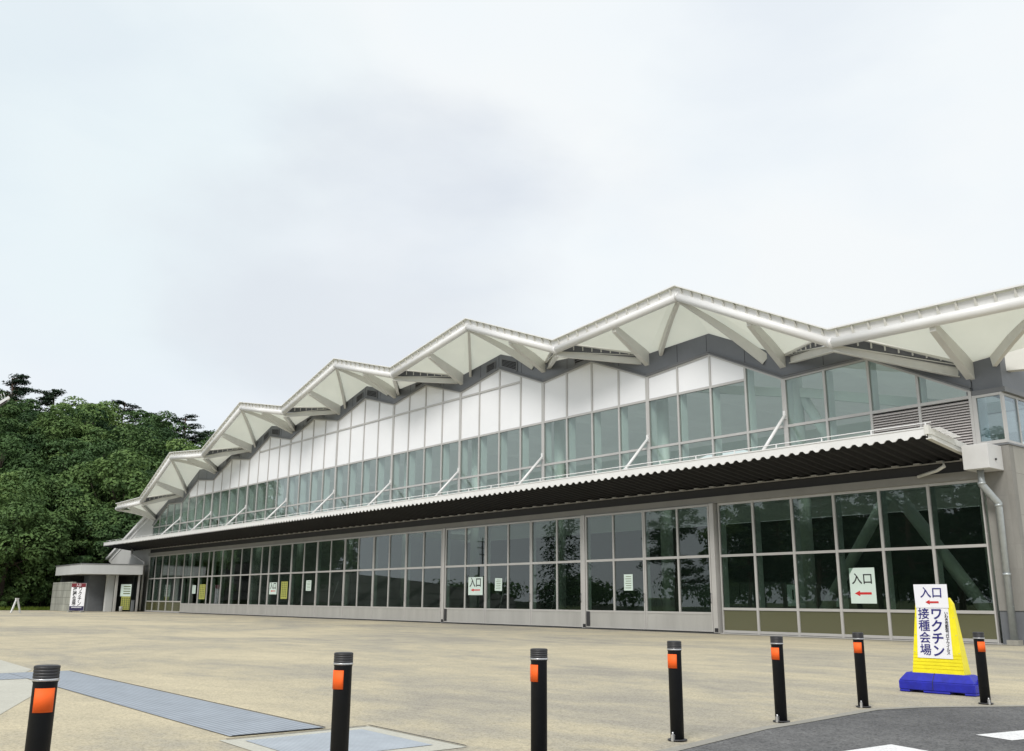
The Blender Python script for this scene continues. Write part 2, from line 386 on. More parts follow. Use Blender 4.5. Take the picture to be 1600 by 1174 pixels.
SUN_EL, SUN_AZ = R(43), R(152)     # azimuth clockwise from +y
w = bpy.data.worlds.new('World'); scene.world = w; w.use_nodes = True
nt = w.node_tree
for n in list(nt.nodes): nt.nodes.remove(n)
wo = nt.nodes.new('ShaderNodeOutputWorld')
sky = nt.nodes.new('ShaderNodeTexSky'); sky.sky_type = 'NISHITA'; sky.sun_disc = False
sky.sun_elevation = SUN_EL; sky.sun_rotation = SUN_AZ; sky.air_density = 1.2; sky.dust_density = 2.0
b1 = nd(nt, 'ShaderNodeBackground', Strength=0.12); nt.links.new(sky.outputs[0], b1.inputs[0])
tc = nt.nodes.new('ShaderNodeTexCoord')
mp = nt.nodes.new('ShaderNodeMapping'); mp.inputs['Scale'].default_value = (1.0, 1.0, 2.2); mp.inputs['Location'].default_value = (0.35, 0.1, 0.2)
nt.links.new(tc.outputs['Generated'], mp.inputs[0])
n1 = nd(nt, 'ShaderNodeTexNoise', Scale=1.6, Detail=9.0, Roughness=0.5, Distortion=0.35)
n2 = nd(nt, 'ShaderNodeTexNoise', Scale=3.1, Detail=5.0, Roughness=0.5, Distortion=0.2)
nt.links.new(mp.outputs[0], n1.inputs['Vector']); nt.links.new(mp.outputs[0], n2.inputs['Vector'])
EXS = 0.925
cr = ramp(nt, n1.outputs['Fac'], [(0.34, (0.60 * EXS, 0.635 * EXS, 0.67 * EXS)), (0.50, (0.635 * EXS, 0.668 * EXS, 0.688 * EXS)), (0.64, (0.65 * EXS, 0.672 * EXS, 0.683 * EXS))])
def cloud_bank(colour_in, d, col, lo, hi, amount):
    """A bank of cloud round one compass direction, its edge broken up by noise."""
    dv = nt.nodes.new('ShaderNodeVectorMath'); dv.operation = 'DOT_PRODUCT'; dv.inputs[1].default_value = d
    nt.links.new(tc.outputs['Generated'], dv.inputs[0])
    ns = nd(nt, 'ShaderNodeMath', _operation='MULTIPLY_ADD'); ns.inputs[1].default_value = 0.16; ns.inputs[2].default_value = -0.08
    nt.links.new(n1.outputs['Fac'], ns.inputs[0])
    sm = nd(nt, 'ShaderNodeMath', _operation='ADD'); nt.links.new(dv.outputs['Value'], sm.inputs[0]); nt.links.new(ns.outputs[0], sm.inputs[1])
    mr = nt.nodes.new('ShaderNodeMapRange'); mr.interpolation_type = 'SMOOTHSTEP'
    mr.inputs['From Min'].default_value = lo; mr.inputs['From Max'].default_value = hi; mr.inputs['To Max'].default_value = amount
    nt.links.new(sm.outputs[0], mr.inputs['Value'])
    mxx = nd(nt, 'ShaderNodeMix', _data_type='RGBA')
    nt.links.new(mr.outputs[0], mxx.inputs[0]); nt.links.new(colour_in, mxx.inputs[6]); mxx.inputs[7].default_value = rgba(col)
    return mxx
k1 = cloud_bank(cr.outputs[0], (-0.903, 0.209, 0.375), (0.50 * EXS, 0.60 * EXS, 0.635 * EXS), 0.95, 1.0, 0.4)
k2 = cloud_bank(k1.outputs[2], (-0.845, 0.468, 0.259), (0.52 * EXS, 0.552 * EXS, 0.595 * EXS), 0.966, 1.0, 0.8)
b2 = nd(nt, 'ShaderNodeBackground', Strength=1.0); nt.links.new(k2.outputs[2], b2.inputs[0])
fr = ramp(nt, n2.outputs['Fac'], [(0.30, (0.90,) * 3), (0.5, (0.99,) * 3)])
mx = nt.nodes.new('ShaderNodeMixShader')
nt.links.new(fr.outputs[0], mx.inputs[0]); nt.links.new(b1.outputs[0], mx.inputs[1]); nt.links.new(b2.outputs[0], mx.inputs[2])
nt.links.new(mx.outputs[0], wo.inputs[0])

sl = bpy.data.lights.new('sun', 'SUN'); sl.energy = 1.5; sl.angle = R(20); sl.color = (1.0, 0.96, 0.9)
so = bpy.data.objects.new('sun', sl); COL.objects.link(so)
sd = Vector((math.sin(SUN_AZ) * math.cos(SUN_EL), math.cos(SUN_AZ) * math.cos(SUN_EL), math.sin(SUN_EL)))
so.rotation_euler = sd.to_track_quat('Z', 'Y').to_euler(); so.location = (0, 0, 60)
vs = scene.view_settings; vs.view_transform = 'Standard'; vs.look = 'None'; vs.exposure = 0.62; vs.gamma = 1.0; vs.use_curve_mapping = False
scene.cycles.max_bounces = 8; scene.cycles.transparent_max_bounces = 16; scene.cycles.use_denoising = True

# ------------------------------------------------------------------ ground and roads
mb = MB(); mb.add([(-1500, -1500, -0.03), (1500, -1500, -0.03), (1500, 1500, -0.03), (-1500, 1500, -0.03)], [(0, 1, 2, 3)])
struct('ground', mb, M['meadow'])
plaza_poly = [(-79, -13.5), (-60, -30), (-40, -36), (14.6, -36), (14.3, -26), (14.13, -22.98), (13.78, -21.3), (13.73, -20.58), (13.57, -18.94), (13.75, -18.3),
              (14.42, -17.21), (16.0, -15.2), (19.5, -12.8), (26, -11.0), (60, -9.5), (60, 60), (-72, 60), (-79, -2)]
mb = MB(); mb.add([(x, y, -0.004) for x, y in plaza_poly], [list(range(len(plaza_poly)))])
struct('plaza', mb, M['plaza'])
edge = [(14.75, -40), (14.45, -30), (14.3, -26), (14.13, -22.98), (13.78, -21.3), (13.73, -20.58), (13.57, -18.94), (13.75, -18.3), (14.42, -17.21), (16.0, -15.2), (19.5, -12.8), (26, -11.0), (60, -9.5)]
road_poly = edge + [(90, -9), (90, -75), (15.5, -75)]
mb = MB(); mb.add([(x, y, 0.0) for x, y in road_poly], [list(range(len(road_poly)))[::-1]])
struct('road', mb, M['asphalt'])
def offset_line(pts, d):
    out = []
    for i, p in enumerate(pts):
        a = Vector(pts[max(i - 1, 0)]); b = Vector(pts[min(i + 1, len(pts) - 1)]); t = (b - a).normalized()
        out.append((p[0] - t.y * d, p[1] + t.x * d))
    return out
mb = MB(); ln = offset_line(edge, 0.13)
mb.add([(x, y, 0.004) for x, y in edge] + [(x, y, 0.004) for x, y in ln], [[i, i + 1, len(edge) + i + 1, len(edge) + i] for i in range(len(edge) - 1)])
struct('kerb', mb, M['kerb'])
mb = MB()
def dash(p, q, d, L): mb.add([(p[0], p[1], 0.004), (q[0], q[1], 0.004), (q[0] + d[0] * L, q[1] + d[1] * L, 0.004), (p[0] + d[0] * L, p[1] + d[1] * L, 0.004)], [(0, 1, 2, 3)])
dash((15.17, -20.09), (15.53, -20.19), (0.2, 0.98), 2.4); dash((15.0, -21.27), (15.38, -21.37), (-0.07, -0.998), 2.4); dash((15.0, -25.4), (15.38, -25.4), (-0.0, -1), 2.4)
struct('road_marking', mb, M['road_white'])
# paved bands across the plaza
def sheet(name, poly, z, mat): mb = MB(); mb.add([(x, y, z) for x, y in poly], [list(range(len(poly)))]); return struct(name, mb, mat)
sheet('paved_path', [(3.9, -25.45), (11.2, -25.5), (11.2, -24.57), (2.45, -24.55), (2.45, -25.45)], 0.004, M['band'])
sheet('side_path', [(2.45, -34), (3.75, -34), (3.75, -25.46), (2.45, -25.46)], 0.004, M['band'])
sheet('paved_apron', [(-1.8, -34), (2.44, -34), (2.44, -25.2), (1.75, -24.94), (-1.3, -24.83), (-1.8, -25.2)], 0.0, M['slab'])
sheet('stone_apron', [(3.76, -34), (9.2, -34), (9.0, -27.1), (8.31, -26.73), (6.64, -26.08), (5.6, -25.62), (3.76, -25.46)], 0.0, M['slab'])
sheet('drain_border', [(11.35, -25.66), (12.92, -25.7), (12.92, -24.2), (11.3, -24.17)], 0.0, M['slab'])
sheet('drain_path', [(11.52, -25.5), (12.68, -25.53), (12.68, -24.37), (11.5, -24.35)], 0.004, M['grate'])
mb = MB()
for a, b in (((2.5, -24.545), (11.2, -24.565)), ((11.205, -25.48), (11.205, -24.6)), ((11.3, -24.16), (12.9, -24.19)), ((11.33, -24.2), (11.36, -25.6))):
    d = (Vector(b) - Vector(a)).normalized() * 1; nrm = Vector((-d.y, d.x)) * 0.012
    mb.add([(a[0] - nrm.x, a[1] - nrm.y, 0.008), (b[0] - nrm.x, b[1] - nrm.y, 0.008), (b[0] + nrm.x, b[1] + nrm.y, 0.008), (a[0] + nrm.x, a[1] + nrm.y, 0.008)], [(0, 1, 2, 3)])
struct('paving_joint', mb, M['dark'])
# threshold strip along the front of the hall
sheet('threshold_pavement', [(-69, -0.55), (7.6, -0.55), (7.6, -0.02), (-69, -0.02)], 0.004, M['kerb'])

# ------------------------------------------------------------------ the hall
B = 6.75
X = lambda k: -B * k
KN = list(range(-1, 11))
def sym(d): return {**d, **{9 - k: v for k, v in d.items()}}
ZZ = sym({-1: 7.65, 0: 9.27, 1: 10.58, 2: 11.53, 3: 12.18, 4: 12.57, -.5: 9.38, .5: 10.90, 1.5: 11.92, 2.5: 12.84, 3.5: 13.17, 4.5: 13.5})
FT = sym({-1: 7.98, 0: 9.63, 1: 11.02, 2: 11.98, 3: 12.55, 4: 12.90})
TB = sym({-1.5: 9.36, -.5: 9.43, .5: 12.64, 1.5: 11.99, 2.5: 14.60, 3.5: 13.31, 4.5: 15.18})
QM = sym({.5: 11.76, 2.5: 13.62, 4.5: 14.28})
TYD = {-1.5: -2.2, -.5: -2.18, .5: -1.82, 1.5: -2.25, 2.5: -2.12, 3.5: -2.3, 4.5: -2.22, 5.5: -2.32, 6.5: -2.4, 7.5: -2.38, 8.5: -2.45, 9.5: -2.37, 10.5: -2.35}
TB = {-1.5: 9.42, -.5: 9.52, .5: 12.92, 1.5: 12.05, 2.5: 14.68, 3.5: 13.36, 4.5: 15.24, 5.5: 13.28, 6.5: 14.62, 7.5: 11.93, 8.5: 12.5, 9.5: 9.32, 10.5: 9.28}
def interp(d, k):
    ks = sorted(d)
    for a, b in zip(ks, ks[1:]):
        if a <= k <= b: return d[a] + (d[b] - d[a]) * (k - a) / (b - a)
    return d[ks[0]] if k < ks[0] else d[ks[-1]]
hall = thing('exhibition_hall', 'long exhibition hall with white zigzag membrane roof above a glass front', 'building', (0, 0, 0))

# --- upper windows: 44 columns, each a window with panes / white panels
TR1, TR2, TR3, SILL = 7.45, 9.52, 11.85, 5.62
WIDE = 0.085
def mullion(mb, x, wd, z0, z1, d_in=0.42):
    mb.box((x - wd / 2, -0.05, z0), (x + wd / 2, 0.07, z1))
for j in range(44):
    k0 = -1 + j * 0.25; k1 = k0 + 0.25; xr, xl = X(k0), X(k1); zr, zl = interp(ZZ, k0), interp(ZZ, k1)
    wr = 0.09 if abs(k0 - round(k0)) < 1e-6 else WIDE / 2
    wl = 0.09 if abs(k1 - round(k1)) < 1e-6 else WIDE / 2
    a, b = xl + wl, xr - wr                # clear opening
    za = zl + (zr - zl) * (a - xl) / (xr - xl); zb = zl + (zr - zl) * (b - xl) / (xr - xl)
    f = MB()
    f.prism_y([(xl, SILL), (a, SILL), (a, za), (xl, zl)], -0.05, 0.07)
    f.prism_y([(b, SILL), (xr, SILL), (xr, zr), (b, zb)], -0.05, 0.07)
    f.prism_y([(a, za - 0.09), (b, zb - 0.09), (b, zb), (a, za)], -0.048, 0.06)
    levels = [TR1, TR2]
    white = 0.2 < k0 and k1 < 8.8
    if 2.2 < k0 and k1 < 6.8: levels.append(TR3)
    cuts = []
    for z in levels:
        if z < min(za, zb) - 0.12: f.box((a, -0.045, z - 0.05), (b, 0.062, z + 0.05)); cuts.append(z)
    f.box((a, -0.045, SILL), (b, 0.06, SILL + 0.1))
    win = f.build('window', M['alu'], hall)
    fin = MB(); fin.prism_y([(xl - 0.02, SILL), (xl + 0.05, SILL), (xl + 0.05, zl - 0.05), (xl - 0.02, zl - 0.05)], 0.1, 0.48)
    fin.build('fin', M['alu_inner'], win)
    bounds = [SILL + 0.1] + cuts
    for i, z0 in enumerate(bounds):
        lo = z0 + (0.05 if i else 0)
        last = i == len(bounds) - 1
        poly = [(a, lo), (b, lo), (b, zb - 0.09), (a, za - 0.09)] if last else [(a, lo), (b, lo), (b, bounds[i + 1] - 0.05), (a, bounds[i + 1] - 0.05)]
        p = MB(); p.prism_y(poly, 0.0, 0.02)
        if i == 0 and j < 2:
            lv = MB(); z = lo + 0.02
            while z < poly[2][1] - 0.05:
                lv.hexa([(a, -0.035, z), (b, -0.035, z), (b, -0.03, z + 0.012), (a, -0.03, z + 0.012)], [(a, 0.055, z + 0.075), (b, 0.055, z + 0.075), (b, 0.055, z + 0.087), (a, 0.055, z + 0.087)])
                z += 0.085
            lv.build('louver', M['louver'], win)
            bk = MB(); bk.prism_y(poly, 0.062, 0.07); bk.build('louver_back', M['dark'], win)
        elif z0 >= TR2 - 0.01 and white: p.build('white_panel', M['white_panel'], win)
        else: p.build('pane', M['glass_up'], win)

# --- corner glazing to the right of the last bay and the end wall
CX = 7.66
f = MB()
f.box((6.752, -0.04, 5.9), (6.88, 0.07, 7.46)); f.box((CX - 0.06, -0.04, 5.9), (CX, 0.06, 7.46)); f.box((6.88, -0.04, 7.38), (CX - 0.06, 0.06, 7.46)); f.box((6.88, -0.04, 5.9), (CX - 0.06, 0.06, 6.0))
cw = f.build('corner_window', M['alu'], hall)
MB().box((6.88, 0.0, 6.0), (CX - 0.06, 0.02, 7.38)).build('pane', M['glass_blue'], cw)
f = MB(); ys = [0.06, 1.0, 2.7, 4.4, 6.1, 7.8, 9.5]
for y in ys: f.box((CX - 0.08, y, 5.9), (CX - 0.002, y + 0.07, 7.46))
f.box((CX - 0.07, 0.13, 7.38), (CX - 0.006, 9.5, 7.46)); f.box((CX - 0.07, 0.13, 5.9), (CX - 0.006, 9.5, 5.98))
sw = f.build('side_window', M['alu'], hall)
for y0, y1 in zip(ys, ys[1:]): MB().box((CX - 0.05, y0 + 0.07, 5.98), (CX - 0.03, y1, 7.38)).build('pane', M['glass_blue'], sw)
wl = MB(); wl.box((6.83, 0.0, 0.96), (CX, 0.3, 5.84)); wl.build('front_wall', M['concrete'], hall)
wl = MB(); wl.box((CX - 0.3, 0.303, 0.96), (CX - 0.003, 36, 5.84)); wl.build('end_wall', M['concrete_side_lit'], hall)
wl = MB(); wl.box((6.83, 0.03, 0), (CX - 0.03, 0.29, 0.955)); wl.box((CX - 0.28, 0.3, 0), (CX - 0.035, 36, 0.955)); wl.build('plinth', M['plinth'], hall)
wl = MB(); wl.box((6.83, -0.03, 5.842), (CX + 0.03, 0.3, 5.895)); wl.box((CX - 0.28, 0.301, 5.842), (CX + 0.03, 36, 5.895)); wl.build('wall_cap', M['fascia_trim'], hall)
# corner column head and side eaves beam
wl = MB(); wl.box((6.6, -0.02, 7.47), (CX + 0.1, 0.5, 7.62)); wl.box((CX - 0.5, 0.5, 7.47), (CX + 0.1, 36, 7.62)); wl.build('eaves_trim', M['fascia_trim'], hall)
wl = MB(); wl.box((6.77, 0.06, 7.625), (CX + 0.02, 0.5, 8.75)); wl.box((CX - 0.4, 0.5, 7.625), (CX + 0.02, 36, 8.75)); wl.build('fascia_panel', M['fascia'], hall)
wl = MB(); wl.bar((7.2, 0.3, 8.55), (11.2, 3.2, 8.75), 0.3, 0.75, 0.3, 0.7); wl.build('side_beam', M['beam_steel'], hall)

# --- fascia band between glazing and roof
for n_, kc in enumerate([q - 0.5 for q in range(0, 11)]):
    k0, k1 = kc - 0.5, kc + 0.5
    main = kc in QM
    qt = QM[kc] if main else ZZ[kc] + 0.42
    mb = MB()
    for (ka, kb) in ((k0, kc), (kc, k1)):
        ta = qt if ka == kc else FT[ka] + 0.55; tb = qt if kb == kc else FT[kb] + 0.55
        mb.hexa([(X(kb), 0.02, ZZ[kb]), (X(ka), 0.02, ZZ[ka]), (X(ka), 0.12, ZZ[ka]), (X(kb), 0.12, ZZ[kb])], [(X(kb), 0.02, tb), (X(ka), 0.02, ta), (X(ka), 0.12, ta), (X(kb), 0.12, tb)])
    fp = mb.build('fascia_panel', M['fascia'], hall)
    tr = MB()
    for (ka, kb) in ((k0, kc), (kc, k1)):
        for o, y0, h0, h1 in ((0, -0.10, -0.02, 0.045), (1, -0.07, 0.07, 0.11)):
            tr.hexa([(X(kb), y0, ZZ[kb] + h0), (X(ka), y0, ZZ[ka] + h0), (X(ka), 0.015, ZZ[ka] + h0), (X(kb), 0.015, ZZ[kb] + h0)],
                    [(X(kb), y0, ZZ[kb] + h1), (X(ka), y0, ZZ[ka] + h1), (X(ka), 0.015, ZZ[ka] + h1), (X(kb), 0.015, ZZ[kb] + h1)])
    tr.build('drip_trim', M['fascia_trim'], fp)
    # panel joints
    jt = MB()
    for t in (-0.25, 0.02, 0.25):
        kk = kc + t; zb_ = interp(ZZ, kk) + 0.12
        tt = qt + ((FT[k0] if t < 0 else FT[k1]) + 0.55 - qt) * abs(t) * 2
        jt.box((X(kk) - 0.006, 0.012, zb_), (X(kk) + 0.006, 0.0195, tt - 0.02))
    jt.build('panel_joint', M['dark'], fp)
    if 1 <= kc <= 8:
        for (s0, s1) in ((-0.02, -0.2), (0.06, 0.17)):
            ka, kb = sorted((kc + s0, kc + s1)); lv = MB(); fr_ = MB()
            def zz_at(k): return interp(ZZ, k)
            def top_at(k): return qt + ((FT[k0] if k < kc else FT[k1]) + 0.55 - qt) * abs(k - kc) * 2
            lo = lambda k: zz_at(k) + 0.16; hi = lambda k: max(top_at(k) - (0.22 if main else 0.1), lo(k) + 0.12)
            for (p, q) in (((ka, lo(ka)), (kb, lo(kb))), ((ka, hi(ka)), (kb, hi(kb))), ((ka, lo(ka)), (ka, hi(ka))), ((kb, lo(kb)), (kb, hi(kb)))):
                fr_.bar((X(p[0]), -0.01, p[1]), (X(q[0]), -0.01, q[1]), 0.05, 0.04)
            vent = fr_.build('vent', M['fascia_trim'], fp)
            n = max(2, int((hi(ka) - lo(ka)) / 0.075))
            for i in range(n):
                t = (i + 0.5) / n
                pa = (X(ka), -0.005, lo(ka) + (hi(ka) - lo(ka)) * t); pb = (X(kb), -0.005, lo(kb) + (hi(kb) - lo(kb)) * t)
                fr2 = lv.bar(pa, pb, 0.04, 0.022)
            ob = lv.build('slat', M['louver_dark'], fp)
            bk = MB(); bk.hexa([(X(kb), 0.014, lo(kb)), (X(ka), 0.014, lo(ka)), (X(ka), 0.019, lo(ka)), (X(kb), 0.019, lo(kb))], [(X(kb), 0.014, hi(kb)), (X(ka), 0.014, hi(ka)), (X(ka), 0.019, hi(ka)), (X(kb), 0.019, hi(kb))])
            bk.build('vent_back', M['dark'], fp)

# --- roof: edge tubes, struts, beams, membranes
def patch(mb, a, b, c, sag=0.0, n=8, sd=Vector((0, 0, -1))):
    """Triangle subdivided with a slight cable-net sag."""
    a, b, c = Vector(a), Vector(b), Vector(c); idx = {}
    for i in range(n + 1):
        for j in range(n + 1 - i):
            u, v = i / n, j / n; w_ = 1 - u - v
            idx[i, j] = len(mb.v); mb.v.append(tuple(a * w_ + b * u + c * v + sd * sag * 27 * u * v * w_))
    for i in range(n):
        for j in range(n - i):
            mb.f.append([idx[i, j], idx[i + 1, j], idx[i, j + 1]]); mb.smooth.append(True)
            if j < n - i - 1: mb.f.append([idx[i + 1, j], idx[i + 1, j + 1], idx[i, j + 1]]); mb.smooth.append(True)
UP = 0.42
tks = sorted(TB)
for ka, kb in zip(tks, tks[1:]):
    ya, yb = TYD[ka], TYD[kb]; ea = (X(ka), ya, TB[ka]); eb = (X(kb), yb, TB[kb])
    da = Vector(eb) - Vector(ea); L = da.length
    t = MB(); t.tube([ea, eb], 0.165, 20)
    for e in (ea, eb): t.tube([Vector(e) - da.normalized() * 0.06, Vector(e) + da.normalized() * 0.06], 0.175, 20)
    tube = t.build('edge_tube', M['white_steel'], hall)
    g = MB(); OB, OT = -0.20, -0.08
    g.hexa([(ea[0], ya + OB, ea[2] + UP), (ea[0], ya + OT, ea[2] + UP), (eb[0], yb + OT, eb[2] + UP), (eb[0], yb + OB, eb[2] + UP)], [(ea[0], ya + OB, ea[2] + UP + 0.05), (ea[0], ya + OT, ea[2] + UP + 0.05), (eb[0], yb + OT, eb[2] + UP + 0.05), (eb[0], yb + OB, eb[2] + UP + 0.05)])
    g.build('edge_trim', M['white_steel'], tube)
    near = kb <= 3.6; br = MB(); n = int(L / 0.56)
    for i in range(n):
        q = Vector(ea) + da * ((i + 0.5) / n); dx = da.normalized()
        if near: br = MB()
        for s_ in (0,):
            p0 = q + Vector((0, -0.03, 0.13)); p1 = q + Vector((0, -0.12, UP))
            br.hexa([p0 - dx * 0.05 + Vector((0, -.03, 0)), p0 + dx * 0.05 + Vector((0, -.03, 0)), p0 + dx * 0.05 + Vector((0, .09, 0)), p0 - dx * 0.05 + Vector((0, .09, 0))],
                    [p1 - dx * 0.015 + Vector((0, -.05, 0)), p1 + dx * 0.015 + Vector((0, -.05, 0)), p1 + dx * 0.015 + Vector((0, .06, 0)), p1 - dx * 0.015 + Vector((0, .06, 0))])
        if near: br.build('bracket', M['beam_steel'], tube)
    if not near: br.build('bracket', M['beam_steel'], tube)['kind'] = 'stuff'
    st = MB(); st.hexa([(ea[0], ya - 0.02, ea[2] + 0.12), (ea[0], ya, ea[2] + 0.12), (eb[0], yb, eb[2] + 0.12), (eb[0], yb - 0.02, eb[2] + 0.12)], [(ea[0], ya - 0.07, ea[2] + UP), (ea[0], ya - 0.05, ea[2] + UP), (eb[0], yb - 0.05, eb[2] + UP), (eb[0], yb - 0.07, eb[2] + UP)])
    st.build('edge_flashing', M['white_steel'], tube)

mains = [-1.5, .5, 2.5, 4.5, 6.5, 8.5, 10.5]
for k in mains:
    mb = MB()
    zq = QM.get(k)
    P = (X(k), TYD[k] - 0.12, TB[k] + UP)
    if zq is None: zq = 8.9 if k < 0 else 8.9
    Q = (X(k), 0.1, zq); Qb = (X(k), 36, zq)
    for sgn in (-1, 1):
        kv, kf = k + sgn, k + sgn * 0.5
        if kv not in TB: continue
        V = (X(kv), TYD[kv] - 0.12, TB[kv] + UP); Fp = (X(kf), 0.1, FT[kf] + 0.55)
        patch(mb, P, V, Fp, 0.05); patch(mb, P, Fp, Q, 0.04)
    if k in QM or True:
        o = mb.build('roof_membrane', M['membrane'], hall, fix=False)
    # brackets and gutter along the valley edges
    for sgn in (-1, 1):
        kv, kf = k + sgn, k + sgn * 0.5
        if kv not in TB: continue
        V = Vector((X(kv), TYD[kv], TB[kv] + UP)); Fp = Vector((X(kf), 0.1, FT[kf] + 0.55)); d = Fp - V
        Vb = Vector((X(kv), TYD[kv], TB[kv] - 0.02)); Fb = Vector((X(kf), 0.1, FT[kf] + 0.42)); db = Fb - Vb
        g = MB(); g.bar(V + Vector((0, 0, -0.03)), Fp + Vector((0, 0, -0.03)), 0.06, 0.09); gt = g.build('gutter_rim', M['beam_steel'], o)
        br = MB()
        for i in range(1, 10):
            t = i / 10; a = Vb + db * t + Vector((0, 0, 0.08)); b_ = V + d * t
            if k < 4: br = MB()
            br.bar(a, b_, 0.045, 0.03)
            if k < 4: br.build('gutter_bracket', M['beam_steel'], o)
        if k > 4: br.build('gutter_bracket', M['beam_steel'], o)['kind'] = 'stuff'
        gb = MB(); off = Vector((0.13 if X(kv) > X(k) else -0.13, 0, 0))
        a0, a1, a2, a3 = Vb + off + Vector((0, 0, .02)) + db * .08, Fb + off + Vector((0, 0, 0.0)), Fp + off + Vector((0, 0, -0.02)), V + off + Vector((0, 0, -0.03)) + d * .08
        gb.hexa([a0, a1, a1 + off * 0.1, a0 + off * 0.1], [a3, a2, a2 + off * 0.1, a3 + off * 0.1])
        gb.build('gutter_shade_strip', M['louver_dark'], o)  # dark grey strip behind the brackets, the gutter's shade put into its colour
# valley infill membranes
for k in (-.5, 1.5, 3.5, 5.5, 7.5, 9.5):
    mb = MB(); V = (X(k), TYD[k] + 0.1, TB[k] - 0.02); Q = (X(k), 0.1, ZZ[k] + 0.42)
    for sgn in (-1, 1):
        kf = k + sgn * 0.5; Fp = (X(kf), 0.1, FT[kf] + 0.5)
        patch(mb, V, Fp, Q, 0.03)
    mb.build('valley_membrane', M['membrane_low'], hall, fix=False)
# interior roof continuing the folds over the hall
mb = MB()
for kc in [q - 0.5 for q in range(0, 11)]:
    qt = QM[kc] if kc in QM else ZZ[kc] + 0.42
    for ka, kb in ((kc - 0.5, kc), (kc, kc + 0.5)):
        ta = qt if ka == kc else FT[ka] + 0.55; tb = qt if kb == kc else FT[kb] + 0.55
        mb.add([(X(ka), 0.13, ta), (X(kb), 0.13, tb), (X(kb), 36, tb), (X(ka), 36, ta)], [(0, 1, 2, 3)])
mb.build('main_roof', M['roof_in'], hall, fix=False)

for k in KN:
    # strut from the wall foot out to the tube
    zt = TB[k - .5] + (TB[k + .5] - TB[k - .5]) * 0.5 if True else 0
    TY = (TYD[k - .5] + TYD[k + .5]) / 2
    s_ = MB(); wf, wt = 0.13, 0.10; zf = FT[k]; slope = (TB[k + .5] - TB[k - .5]) / B
    s_.hexa([(X(k) - wf, 0.10, zf), (X(k) + wf, 0.10, zf), (X(k) + wt, TY + 0.05, zt - 0.30), (X(k) - wt, TY + 0.05, zt - 0.30)],
            [(X(k) - wf, 0.10, zf + 0.62), (X(k) + wf, 0.10, zf + 0.62), (X(k) + wt, TY + 0.05, zt + 0.02), (X(k) - wt, TY + 0.05, zt + 0.02)])
    so_ = s_.build('strut', M['beam_steel'], hall, bevel=0.01)
    fl = MB(); fl.hexa([(X(k) - 0.2, 0.085, zf - 0.02), (X(k) + 0.2, 0.085, zf - 0.02), (X(k) + .2, 0.135, zf - 0.02), (X(k) - .2, 0.135, zf - 0.02)], [(X(k) - 0.2, 0.085, zf + .66), (X(k) + 0.2, 0.085, zf + .66), (X(k) + .2, 0.135, zf + .66), (X(k) - .2, 0.135, zf + .66)])
    fl.build('foot_plate', M['beam_steel'], so_)
    for sgn in (-1, 1):
        kp = k + sgn * 0.5
        if kp not in TB: continue
        zt_ = TB[kp]; a = Vector((X(k + sgn * 0.11), 0.05, zf + 0.50)); b_ = Vector((X(kp), TYD[kp] + 0.05, zt_ - 0.15))
        if kp in QM or kp in (-1.5, 10.5):
            bm_ = MB(); n = 6; pts = []
            for i in range(n + 1):
                t = i / n; p = a.lerp(b_, t); h = 0.42 * (1 - t) + 0.16 * t; p.z += math.sin(math.pi * t) * 0.10; pts.append((p, h))
            for (p0, h0), (p1, h1) in zip(pts, pts[1:]): bm_.bar(p0, p1, 0.13, h0, 0.13, h1)
            bm_.build('peak_beam', M['beam_steel'], hall)
        else:
            a = Vector((X(k + sgn * 0.05), 0.05, zf + 0.36)); b_ = Vector((X(kp), TYD[kp] + 0.1, zt_ - 0.17))
            bm_ = MB(); bm_.bar(a, b_, 0.05, 0.36, 0.05, 0.18)
            dn = Vector((0, 0, 1)); bm_.bar(a - dn * 0.19, b_ - dn * 0.1, 0.17, 0.03); bm_.bar(a + dn * 0.19, b_ + dn * 0.1, 0.17, 0.03)
            bm_.build('valley_beam', M['beam_steel'], hall)

# --- lower glazing
ZT, ZM, ZLOW, ZK = 4.88, 2.87, 0.91, 0.73
mb = MB(); mb.box((-67.7, -0.12, ZT), (6.83, 0.15, 5.14)); mb.build('header_beam', M['header_shaded'], hall)
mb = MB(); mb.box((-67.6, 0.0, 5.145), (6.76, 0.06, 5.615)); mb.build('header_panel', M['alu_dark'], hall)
rg_ = random.Random(77)
def glass(mb, a, b, y, z0, z1):
    d = [rg_.uniform(-0.004, 0.004) for _ in range(3)]; d.append(d[0] + d[2] - d[1])
    q = [(a, y + d[0], z0), (b, y + d[1], z0), (b, y + d[2], z1), (a, y + d[3], z1)]
    return mb.add(q + [(p[0], p[1] + 0.014, p[2]) for p in q], [(0, 1, 2, 3), (7, 6, 5, 4), (0, 4, 5, 1), (1, 5, 6, 2), (2, 6, 7, 3), (3, 7, 4, 0)])
def fixed_window(xl, xr, y=0.0):
    f = MB(); m = 0.045
    f.box((xl, y - 0.05, 0.03), (xl + m, y + 0.07, ZT)); f.box((xr - m, y - 0.05, 0.03), (xr, y + 0.07, ZT))
    for z in (0.09, ZLOW, ZM, ZT - 0.05): f.box((xl + m, y - 0.04, z - 0.045), (xr - m, y + 0.06, z + 0.045))
    w_ = f.build('window', M['alu'], hall)
    for z0, z1 in ((ZLOW + .045, ZM - .045), (ZM + .045, ZT - 0.095)): glass(MB(), xl + m, xr - m, y, z0, z1).build('pane', M['glass_low'], w_)
    MB().box((xl + m, y, 0.135), (xr - m, y + 0.02, ZLOW - 0.045)).build('lower_panel', M['olive'], w_)
    MB().box((xl - 0.02, y + 0.09, 0.1), (xl + 0.05, y + 0.36, ZT)).build('fin', M['alu_inner'], w_)
fx = [6.75 - 1.6875 * i for i in range(7)]
for a, b in zip(fx[1:], fx): fixed_window(a + (0.09 if a == fx[-1] else 0), b)
